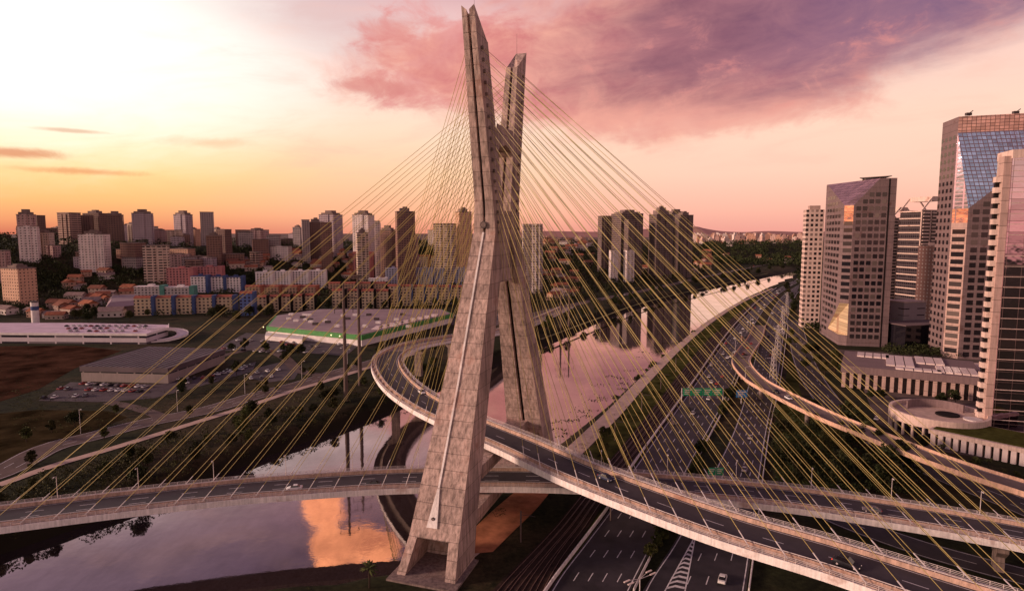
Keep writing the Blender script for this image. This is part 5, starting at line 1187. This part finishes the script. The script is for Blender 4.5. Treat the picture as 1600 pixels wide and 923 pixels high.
zone(22, (lambda: (lambda t: (900+(1130-900)*t-vr.uniform(8, 18)*(1-t*.7), 690+(490-690)*t))(vr.uniform(0, 1))), 'low shrub at the edge of the right river bank', 'shrubs at the right water edge', ('shrub',), .6, 1.1, 0)
zone(30, (lambda: (lambda t: (840+(1160-840)*t, intp([(840,522),(930,490),(1008,464),(1160,436)], 840+320*t)+vr.uniform(-14, 4)))(vr.uniform(0, 1))), 'tree on the far river bank between road and water', 'trees on the far river bank', (0,1,4), .8, 1.2)
zone(44, (lambda: (lambda px: (px, intp(LBp, px)-vr.uniform(1, 9)))(vr.uniform(860, 1235))), 'tall tree at the water edge of the far bank, right of the masts', 'trees at the far water edge', (0,1,3,4), .9, 1.4, 1)
zone(16, between(1228, 1262, lambda p: 440, lambda p: 500), 'tree beside the expressway left of the white gridded tower', 'trees left of the white gridded tower', (0,1,3), 1.0, 1.5)
zone(16, between(300, 620, lambda p: 548, lambda p: 575), 'tree by the car parks in front of the green-trimmed store', 'trees by the store car park', (0,2,4), .7, 1.0)
zone(30, between(110, 440, lambda p: 487, lambda p: 506-(p-110)*.01), 'dark tree between the cream estate blocks and the car parks', 'trees below the cream estate blocks', (0,1,4), .9, 1.4)
zone(24, between(400, 720, lambda p: 478, lambda p: 486), 'dark tree between the estate blocks and the back of the store', 'trees behind the store', (0,1,3,4), .8, 1.2)
zone(10, between(640, 700, lambda p: 545, lambda p: 600), 'tree inside the loop of the higher deck', 'trees inside the deck loop', (0,2), .7, 1.0)
tree_at(*P(577, 918, 2.5), 2.4, 'palm', .95, 'spiky palm on the near bank left of the tower foot', None, 1.0)

# woods and scrub that read as one mass
def canopy(name, pts, label, r0=4.0, r1=7.5, nq=34, seed=1, hmul=1.0, mat='leafA'):
    r = np.random.default_rng(seed); pts = np.array(pts); k = len(pts); rad = r.uniform(r0, r1, k)*np.clip(pts[:, 1]/800, .7, 1.5)
    d_ = r.normal(size=(k, nq, 3)); d_[..., 2] = np.abs(d_[..., 2])*1.1; d_ /= np.linalg.norm(d_, axis=2)[..., None]
    p = pts[:, None, :]+d_*rad[:, None, None]*r.uniform(.75, 1.05, (k, nq, 1))*np.array([1, 1, 1.15*hmul])+np.array([0, 0, 1.0])
    ls = np.repeat(rad*.20, nq); me_ = leaf_quads(name, p.reshape(-1, 3), ls, r, mat)
    o = link(bpy.data.objects.new(name, me_)); return tag(o, label, 'woods', None, 'stuff')
def scat(k, x0, x1, y0, y1, ok, seed, zmin=2):
    r = random.Random(seed); out = []; fp = np.array(FOOT)
    while k > 0:
        k -= 1; px, py = r.uniform(x0, x1), r.uniform(y0, y1)
        if not ok(px, py): continue
        x, y, z = G(px, py)
        if z < zmin or ((fp[:, 0]-x)**2+(fp[:, 1]-y-2)**2 < (fp[:, 2]+5)**2).any(): continue
        out.append((x, y, z))
    return out
r_sc = random.Random(2)
rr1 = [(-120,775),(0,738),(75,700),(150,680),(225,661),(325,640),(400,618),(470,600),(520,584),(590,564),(700,530),(770,506),(834,491),(915,472),(1020,451),(1140,424),(1240,405)]
okL = lambda px, py: not (px < 300 and py > 496) and not (400 < px < 735 and py > 480) and not (165 < px < 225 and py > 455)
canopy('wooded_slope', scat(3600, -60, 760, 350, 500, okL, 1), 'dark trees covering the slope between the apartment towers across the river', 4, 8, 34, 1)
canopy('wooded_slope', scat(3000, 780, 1235, 368, 500, lambda px, py: py < intp(rr1, px)-4, 2), 'dark woods behind the far bank road right of the masts', 4, 7.5, 34, 2)
canopy('scrub', scat(900, 780, 1225, 420, 530, lambda px, py: intp(rr1, px)+5 < py < intp([(780,545),(840,526),(930,494),(1008,468),(1140,437),(1230,420)], px), 3), 'dark scrub between the far bank road and the river', 1.6, 3.0, 26, 3)
canopy('scrub', scat(2600, -60, 640, 560, 880, lambda px, py: rd(px)+4 < py < intp(LBp, px)-2, 4, -2), 'rough dark scrub covering the left river bank', 1.5, 3.2, 26, 4, .8, 'leafB')
canopy('scrub', scat(900, 380, 1180, 500, 930, lambda px, py: 0 < (intp([(380,935),(560,915),(645,896),(720,818),(800,752),(872,697),(940,642),(1000,587),(1060,537),(1110,500),(1160,468)], px)-py)+9 < 9, 12, -2), 'dark scrub on the slope of the right river bank', .6, 1.3, 22, 12, .6, 'leafB')
canopy('woods', scat(700, 1225, 1285, 385, 520, lambda px, py: px > 1262-(520-py)*.15, 5), 'dark trees behind the white gridded tower', 4, 8, 34, 5)
canopy('woods', scat(900, 1385, 1620, 470, 560, lambda px, py: True, 6), 'dark trees behind the podium between the office towers', 3, 6, 34, 6)
canopy('woods', scat(1300, 1200, 1440, 600, 780, lambda px, py: 640+(px-1200)*.34 < py < 765+(px-1200)*.06 and px > 1207, 7), 'dark undergrowth of the grove below the viaduct', 1.5, 3.2, 26, 7)
canopy('woods', scat(900, 1100, 1262, 372, 416, lambda px, py: True, 8), 'dark band of trees beside the river near the horizon', 6, 10, 30, 8)
canopy('scrub', scat(900, 880, 1190, 480, 760, lambda px, py: abs(px-(905+(722-py)*1.03+12)) < 12+(py-480)*.12, 9), 'green scrub between the riverside path and the railway', .7, 1.5, 22, 9, .5, 'leafB')
canopy('scrub', scat(700, 20, 420, 540, 680, lambda px, py: (py > rd(px)-75 and py < rd(px)-40) or (px < 70 and py > 600), 10), 'rough scrub on the waste ground behind the riverside road', .8, 1.8, 22, 10, .6, 'leafB')
canopy('scrub', scat(600, -60, 190, 536, 640, lambda px, py: py > 545+(px*.1) and (px < 60 or py > 600 or r_sc.random() < .25), 13), 'tufts of scrub on the waste field at left', .5, 1.2, 18, 13, .5, 'leafA')
canopy('scrub', scat(500, 560, 840, 800, 930, lambda px, py: px > 610 and abs((py-868)+(px-700)*.85) < 14, 11), 'low scrub on the right bank beside the tower foot', .7, 1.5, 22, 11, .5, 'leafB')
r = np.random.default_rng(5); V_ = []
for k in range(55):                              # floating weed by the right bank
    t = r.uniform(0, 1); px = 880+(1080-880)*t-abs(r.normal())*34*(1-t*.6); py = 690+(520-690)*t+r.uniform(-8, 4)
    x, y = P(px, py, -3)
    for j in range(int(r.uniform(3, 22))): V_.append((x+r.normal()*2.6, y+r.normal()*1.2, -2.95))
me_ = leaf_quads('floating_weed', np.array(V_), .5, r, 'leafA'); tag(link(bpy.data.objects.new('floating_weed', me_)), 'dark floating weed scattered on the water by the right bank', 'water weed', None, 'stuff')

# ------------------------------------------------------------------ vehicles
CC = {'white': (.68, .64, .64), 'silver': (.38, .34, .35), 'black': (.018, .016, .022), 'navy': (.02, .025, .06), 'red': (.30, .035, .03), 'grey': (.12, .10, .11)}
CM = {}
for k, c_ in CC.items():
    CM[k] = plain('car_paint_'+k, c_, .28 if c_[0] > .1 else .5, .5 if c_[0] > .1 else .2, .04, 2)
M['tail'] = plain('tail_light', (.45, .02, .015), .3, .5, .05); M['head'] = plain('head_light', (.8, .76, .7), .2, .6, .05); M['tyre'] = plain('tyre_rubber', (.018, .016, .017), .8, .2, .1)
tl = newmat('glowing_tail_light')[0]
for q_ in tl.node_tree.nodes:
    if q_.type == 'BSDF_PRINCIPLED': q_.inputs['Base Color'].default_value = (.6, .02, .015, 1); q_.inputs['Emission Color'].default_value = (1, .06, .03, 1); q_.inputs['Emission Strength'].default_value = 1.6
def bodyrings(L, w, h, suv):                       # rings along the car: x position, half width, bottom, top
    R_ = []
    for x_, hw_, z0, z1 in ((-L/2, w*.40, .42, .70 if not suv else .95), (-L/2+.12, w*.46, .30, .92 if not suv else 1.0), (-L*.30, w*.5, .25, .96 if not suv else 1.05), (L*.18, w*.5, .25, .93), (L*.36, w*.49, .25, .80), (L/2-.14, w*.45, .30, .66), (L/2, w*.38, .40, .58)):
        R_.append([(x_, -hw_, z0), (x_, -hw_*1.0, (z0+z1)*.55), (x_, -hw_*.88, z1), (x_, hw_*.88, z1), (x_, hw_, (z0+z1)*.55), (x_, hw_, z0)])
    return R_
def cabin(mb, L, w, h, suv, mi, mr):
    x = (-L*.42 if suv else -L*.36, -L*.30 if suv else -L*.20, L*.06, L*.24); zt = h
    b_ = [(x[0], -w*.43, .92), (x[3], -w*.43, .86), (x[3], w*.43, .86), (x[0], w*.43, .92)]; t_ = [(x[1], -w*.34, zt-.05), (x[2], -w*.34, zt-.05), (x[2], w*.34, zt-.05), (x[1], w*.34, zt-.05)]
    mb.hexa(b_, t_, mi)
    mb.hexa([(p[0], p[1]*1.03, p[2]+.002) for p in t_], [(p[0]*.9, p[1]*.94, zt+.02) for p in t_], mr)
def near_car(col, suv, label, loc, rz, tail=False):
    L, w, h = (4.7, 1.9, 1.72) if suv else (4.4, 1.8, 1.45)
    t = empty('car', loc, rz, label, 'car')
    mb = MB(); mb.sm = False; mb.loft(bodyrings(L, w, h, suv)); mb.build('body', CM[col], t)
    mb = MB(); cabin(mb, L, w, h, suv, 0, 1); mb.build('cabin', [M['glass'], CM[col]], t)
    for x_ in (-L*.30, L*.31):
        for s_ in (-1, 1):
            mb = MB(); mb.tube((x_, s_*(w/2-.20), .33), (x_, s_*(w/2+.01), .33), .33, k=14); wh = mb.build('wheel', M['tyre'], t)
            mb = MB(); mb.tube((x_, s_*(w/2+.012), .33), (x_, s_*(w/2+.03), .33), .19, k=10); mb.build('rim', M['steel'], wh)
    for s_ in (-1, 1):
        mb = MB(); mb.box(L/2-.16, L/2-.03, s_*w*.33-.16, s_*w*.33+.16, .52, .66); mb.build('headlight', M['head'], t)
        mb = MB(); mb.box(-L/2-.02, -L/2+.10, s_*w*.36-.14, s_*w*.36+.14, .70, .90); mb.build('tail_light', tl if tail else M['tail'], t)
    return t
far_me = {}
for k in CC:
    mb = MB(); mb.loft(bodyrings(4.4, 1.8, 1.45, False)); cabin(mb, 4.4, 1.8, 1.45, False, 1, 0); far_me[k] = mb.mesh('far_car_'+k, [CM[k], M['glass']])
cr_ = random.Random(17)
def on_line(c, px, py, z):
    x, y = P(px, py, z); k = min(range(len(c)), key=lambda i: (c[i][0]-x)**2+(c[i][1]-y)**2)
    a = c[max(0, k-1)]; b_ = c[min(len(c)-1, k+1)]; return x, y, math.atan2(b_[1]-a[1], b_[0]-a[0])
for c, zc, px, py, col, suv, flip, lab, tail in (
    (LC, 12.08, 460, 763, 'white', 0, 1, 'white hatchback driving left on the lower deck', 0), (LC, 12.08, 583, 757, 'black', 0, 1, 'black car just left of the near mast on the lower deck', 0),
    (LC, 12.08, 1037, 759, 'black', 0, 0, 'black car on the lower deck where the higher deck crosses over it', 0), (LC, 12.05, 1362, 797, 'grey', 0, 1, 'dark grey car at the right on the lower deck', 0),
    (UC, 23.08, 947, 747, 'navy', 0, 1, 'dark blue car on the higher deck right of the near mast', 0), (UC, 23.08, 1323, 881, 'black', 1, 1, 'black sport utility car with glowing tail lights at lower right of the higher deck', 1),
    (UC, 23.05, 659, 613, 'white', 0, 1, 'white car in the loop of the higher deck left of the near mast', 0),
    (VC, 10.06, 1232, 622, 'white', 0, 0, 'white car on the orange-edged viaduct', 0), (VC, 10.06, 1213, 612, 'black', 0, 0, 'black car behind the white car on the viaduct', 0)):
    x, y, a = on_line(c, px, py, zc+.3); near_car(col, suv, lab, (x, y, zc), a+(math.pi if flip else 0), tail)
HWC = [(px/3.2975+860, py/3.2975+480) for px, py in [(632,597),(710,525),(735,545),(830,298),(818,357),(830,385),(858,392),(885,355),(925,150),(988,170),(890,240),(930,253),(815,470),(950,160),(1010,150),(905,185)]]
hc1 = [tuple((p+q_)/2 for p, q_ in zip(a, b_)) for a, b_ in zip(a1, b1)]; hc2 = [tuple((p+q_)/2 for p, q_ in zip(a, b_)) for a, b_ in zip(a2, b2)]
def far_car(x, y, z, rz, label, group, cols=('white', 'white', 'silver', 'black', 'grey', 'red'), s_=1.0):
    o = inst('car', far_me[cr_.choice(cols)], None, (x, y, z), (0, 0, rz), (s_, s_, s_)); return tag(o, label, 'car', group)
for px, py in HWC:
    x, y, a = on_line(hc1, px, py, 3); far_car(x, y, 2.62, a, 'car in the left carriageway of the expressway', 'cars on the left carriageway')
for i in range(46):
    t = cr_.uniform(.30, 1); k = int(t*50)-1; a, b_ = a1[k], b1[k]; u_ = (cr_.randint(0, 4)+.5)/5*.93+.035; x, y = a[0]+(b_[0]-a[0])*u_, a[1]+(b_[1]-a[1])*u_
    _, _, an = on_line(hc1, 800, 800, 3); k2 = min(49, k+1); an = math.atan2(hc1[k2][1]-hc1[k][1], hc1[k2][0]-hc1[k][0]); far_car(x, y, 2.62, an, 'car in the left carriageway of the expressway', 'cars on the left carriageway')
for px, py in [(px/3.2975+860, py/3.2975+480) for px, py in [(1135,245),(1140,205),(1085,560),(1030,670),(1000,835),(1115,95),(1125,150)]]+[(1129,904)]:
    x, y, a = on_line(hc2, px, py, 3); far_car(x, y, 2.62, a, 'car in the right carriageway of the expressway' if py < 900 else 'white car alone at the bottom of the right carriageway, under the higher deck', 'cars on the right carriageway' if py < 900 else None, ('white', 'silver', 'black', 'red') if py < 900 else ('white',))
for i in range(26):
    k = cr_.randint(20, 48); a, b_ = a2[k], b2[k]; u_ = (cr_.randint(0, 4)+.5)/5*.93+.035; x, y = a[0]+(b_[0]-a[0])*u_, a[1]+(b_[1]-a[1])*u_
    far_car(x, y, 2.62, math.atan2(hc2[k+1][1]-hc2[k][1], hc2[k+1][0]-hc2[k][0]), 'car in the right carriageway of the expressway', 'cars on the right carriageway')
for px, py in ((1180,535),(1175,543),(1166,556)):
    x, y, a = on_line(VC, px, py, 8); k = min(range(len(VC)), key=lambda i: (VC[i][0]-x)**2+(VC[i][1]-y)**2); far_car(VC[k][0], VC[k][1], VC[k][2]+.08, a, 'dark red car climbing the viaduct from the expressway', 'red cars on the viaduct', ('red',))
for i in range(16):
    k = cr_.randint(len(c1)//3, len(c1)-6); p = c1[k]; q_ = c1[k+1]; a = math.atan2(q_[1]-p[1], q_[0]-p[0]); o_ = cr_.choice((-4, 0, 4)); far_car(p[0]+math.sin(a)*o_, p[1]-math.cos(a)*o_, p[2]+.03, a, 'car on the riverside road of the far bank', 'cars on the riverside road')
for i in range(7):
    k = cr_.randint(4, len(c6)-6); p = c6[k]; q_ = c6[k+1]; a = math.atan2(q_[1]-p[1], q_[0]-p[0]); far_car(p[0]+math.sin(a)*3, p[1]-math.cos(a)*3, p[2]+.03, a, 'car on the side street beside the office towers', 'cars on the side street')
def lot(rows, label, group, z=2.6, cols=('white', 'white', 'silver', 'black', 'grey', 'red'), step=3.1, p_=.8, ang=None):
    for (xa, ya), (xb, yb) in rows:
        A_ = Vector(P(xa, ya, z)); B_ = Vector(P(xb, yb, z)); d_ = B_-A_; k = int(d_.length/step); a = math.atan2(d_.y, d_.x)
        for i in range(k):
            if cr_.random() < p_: q_ = A_+d_*(i/k); far_car(q_.x+cr_.uniform(-.3, .3), q_.y+cr_.uniform(-.3, .3), z, a+math.pi/2+cr_.uniform(-.05, .05), label, group)
lot([((70,622),(150,618)),((95,608),(230,612)),((130,600),(250,606)),((200,596),(330,590)),((262,603),(345,590)),((320,590),(395,573)),((345,582),(398,570))], 'parked car in the crowded lot beside the dark-roofed hall', 'cars parked beside the dark-roofed hall', 2.62, p_=.8, step=4.0)
lot([((105,510),(238,510)),((108,514),(236,513)),((110,518),(232,518))], 'car parked on the roof deck of the long white building', 'cars parked on the roof deck', 9.42, step=4.6, p_=.85)
lot([((372,532),(470,536)),((350,545),(440,552)),((440,538),(545,545)),((385,585),(450,576)),((392,592),(455,586))], 'parked car in the lots in front of the green-trimmed store', 'cars parked in front of the store', 2.62, step=5.0, p_=.75)
lot([((330,556),(372,540)),((395,548),(520,552)),((480,536),(556,540))], 'parked car in the lots beyond the riverside road', 'cars parked beyond the riverside road', 2.62, step=6, p_=.6)
lot([((650,504),(785,497)),((660,499),(785,492))], 'parked car right of the store, seen beside the near mast', 'cars parked right of the store', 2.62, step=6, p_=.7)
lot([((1345,640),(1425,652)),((1370,655),(1445,668))], 'car parked on the street before the pavilion', 'cars parked by the pavilion', 2.62, step=5, p_=.6)

# ------------------------------------------------------------------ poles, pylons, signs, lamps
M['polec'] = plain('pole_concrete', (.13, .09, .08), .9, .2, .2, .5)
def monopole(x, y, h, label, az_=0.5, group=None):
    t = empty('power_pole', (x, y, 2), az_, label, 'power pole', group); mb = MB(); mb.tube((0, 0, -2), (0, 0, h), 1.15, .5, 10); mb.build('pole', M['polec'], t)
    for k in range(3):
        z = h-1.5-k*5.5; L = 4.6 if k != 1 else 5.6; mb = MB()
        for s_ in (-1, 1): mb.tube((0, 0, z+.2), (s_*L, 0, z), .22, .12, 5)
        ca = mb.build('crossarm', M['post'], t)
        for s_ in (-1, 1): mb = MB(); mb.tube((s_*L*.95, 0, z), (s_*L*.95, 0, z-2.0), .16, .16, 6); mb.build('insulator', M['post'], ca)
    return t
for px, py, h, lab in ((541,626,58,'thick concrete power pole on the left bank, nearer of the two left of the mast'),(563,602,60,'concrete power pole on the left bank, farther of the two left of the mast'),(876,512,33,'slim power pole on the far bank, left one of the pair right of the masts'),(889,508,36,'slim power pole on the far bank, right one of the pair right of the masts')):
    x, y = P(px, py, 2.5); monopole(x, y, h, lab)
def lattice(x, y, h, label, group):
    t = empty('lattice_pylon', (x, y, 2.4), .4, label, 'pylon', group); mb = MB(); b0, b1 = 1.6, .5
    cs = lambda z: b0+(b1-b0)*z/h
    k = 9
    for i in range(k):
        z0, z1 = h*i/k, h*(i+1)/k; a, b_ = cs(z0), cs(z1); c0 = [(-a,-a,z0),(a,-a,z0),(a,a,z0),(-a,a,z0)]; c1_ = [(-b_,-b_,z1),(b_,-b_,z1),(b_,b_,z1),(-b_,b_,z1)]
        for j in range(4): mb.tube(c0[j], c1_[j], .11, k=4); mb.tube(c0[j], c1_[(j+1) % 4], .07, k=3); mb.tube(c0[(j+1) % 4], c1_[j], .07, k=3)
    mb.build('lattice_mast', M['steel'], t)
    for z in (h-1, h-5): mb = MB(); mb.tube((-4.5, 0, z), (4.5, 0, z), .14, k=4); mb.build('crossarm', M['steel'], t)
for px, py in ((1207,612),(1214,562),(1222,522),(1229,492)): lattice(*P(px, py, 2.5), 23, 'slim lattice pylon along the right edge of the expressway', 'lattice pylons by the expressway')
def off_line(c, s_, o_):
    p, (dx, dy) = at_s(c, s_); return p[0]+dy*o_, p[1]-dx*o_, math.atan2(dy, dx)
cm_ = [tuple((p+q_)/2 for p, q_ in zip(a, b_)) for a, b_ in zip(a4, b4)]
for side, s0 in ((-1, 30), (1, 52)):
    for i in range(7):
        x, y, a = off_line(cm_, s0+i*45, side*9.0); t = empty('catenary_mast', (x, y, 2.5), a, 'slim railway catenary mast beside the tracks', 'railway mast', 'railway masts')
        mb = MB(); mb.box(-.16, .16, -.16, .16, -.3, 8.6); mb.build('post', M['polec'], t); mb = MB(); mb.tube((0, 0, 7.6), (0, -side*-4.2, 7.9), .07, k=4); mb.tube((0, 0, 8.4), (0, side*3.6, 7.9), .04, k=4); mb.build('bracket', M['post'], t)
def lamp(x, y, z, rz, h, label, group, double=False):
    t = empty('street_lamp', (x, y, z), rz, label, 'street lamp', group); mb = MB(); mb.tube((0, 0, 0), (0, 0, h), .11, .07, 6); mb.build('post', M['steel'], t)
    for s_ in ((-1, 1) if double else (1,)):
        mb = MB(); mb.tube((0, 0, h-.1), (0, s_*1.8, h+.35), .05, .05, 5); mb.build('arm', M['steel'], t); mb = MB(); mb.hexa([(-.16, s_*1.6, h+.28), (.16, s_*1.6, h+.28), (.16, s_*2.4, h+.34), (-.16, s_*2.4, h+.34)] if s_ > 0 else [(.16, s_*1.6, h+.28), (-.16, s_*1.6, h+.28), (-.16, s_*2.4, h+.34), (.16, s_*2.4, h+.34)], [(-.1, s_*1.6, h+.42), (.1, s_*1.6, h+.42), (.1, s_*2.3, h+.46), (-.1, s_*2.3, h+.46)] if s_ > 0 else [(.1, s_*1.6, h+.42), (-.1, s_*1.6, h+.42), (-.1, s_*2.3, h+.46), (.1, s_*2.3, h+.46)]); mb.build('lamp_head', M['fascia'], t)
    return t
for i in range(9): x, y, a = off_line(LC, sL+30+i*19, -7.2) ; lamp(x, y, 12.3, a+math.pi, 6.5, 'small street lamp on the far edge of the lower deck right of the tower', 'lamps on the right part of the lower deck')
for i in range(8): x, y, a = off_line(LC, sL-24-i*19, -7.2) ; lamp(x, y, 12.3, a+math.pi, 6.5, 'small street lamp on the far edge of the lower deck left of the tower', 'lamps on the left part of the lower deck')
for i in range(12): x, y, a = off_line(c1, 60+i*38, -7.5); lamp(x, y, 2.6, a+math.pi, 10, 'tall street lamp along the riverside road', 'lamps along the riverside road')
for i in range(6): x, y, a = off_line(VC, 55+i*40, 5.3); lamp(x, y, 10, a, 7, 'street lamp on the edge of the viaduct', 'lamps on the viaduct')
x, y = P(1000, 903, 13.5); t = empty('median_lamp', (x, y, 2.5), R(35), 'tall median lamp with four flat white heads at the bottom, between the carriageways', 'street lamp')
mb = MB(); mb.tube((0, 0, 0), (0, 0, 11), .16, .1, 8); mb.build('post', M['steel'], t)
for sx in (-1, 1):
    for sy in (-.55, .55):
        mb = MB(); mb.tube((0, 0, 10.9), (sx*2.6, sy, 11.2), .06, k=5); ar = mb.build('arm', M['steel'], t); mb = MB(); mb.box(min(sx*2.4, sx*4.0), max(sx*2.4, sx*4.0), sy-.17, sy+.17, 11.15, 11.32); mb.build('lamp_head', M['skyl'], ar)
M['sgreen'] = plain('sign_green', (.01, .30, .12), .5, .4, .1, 1); M['sblue'] = plain('sign_blue', (.01, .16, .42), .5, .4, .1, 1)
def sign(px0, px1, py, z, h, mat, label, panels, posts=True):
    A_ = Vector((*P(px0, py, z), 0)); d_ = A_.y; X1 = (px1-800)/F*(d_*math.cos(TH)+(CH-z)*math.sin(TH)); w = X1-A_.x
    t = empty('road_sign', (A_.x, A_.y, 0), 0, label, 'road sign'); pw = w/panels
    for i in range(panels):
        mb = MB(); mb.box(i*pw+.15, (i+1)*pw-.15, -.12, .12, z-h/2, z+h/2); pn = mb.build('panel', mat, t)
        mb = MB()
        for k in range(3):
            zz_ = z+h*(.28-.26*k); mb.box(i*pw+pw*.16, i*pw+pw*(.84-.12*k), -.16, -.122, zz_-h*.05, zz_+h*.05)
        mb.build('lettering', M['skyl'], pn)
    mb = MB()
    for x_ in ((-.4, w+.4) if w > 10 else (w/2,)): mb.tube((x_, .4, 2), (x_, .4, z+h/2), .2, k=6)
    if w > 10: mb.tube((-.4, .4, z), (w+.4, .4, z), .15, k=5)
    mb.build('gantry', M['steel'], t)
sign(1067, 1129, 612, 8.0, 3.6, M['sgreen'], 'wide green road sign gantry over the left carriageway', 4)
sign(1150, 1168, 615, 7.5, 3.4, M['sblue'], 'blue road sign over the right carriageway', 1)
sign(1106, 1131, 736, 6.5, 2.4, M['sgreen'], 'small green road sign above the far edge of the lower deck', 2)
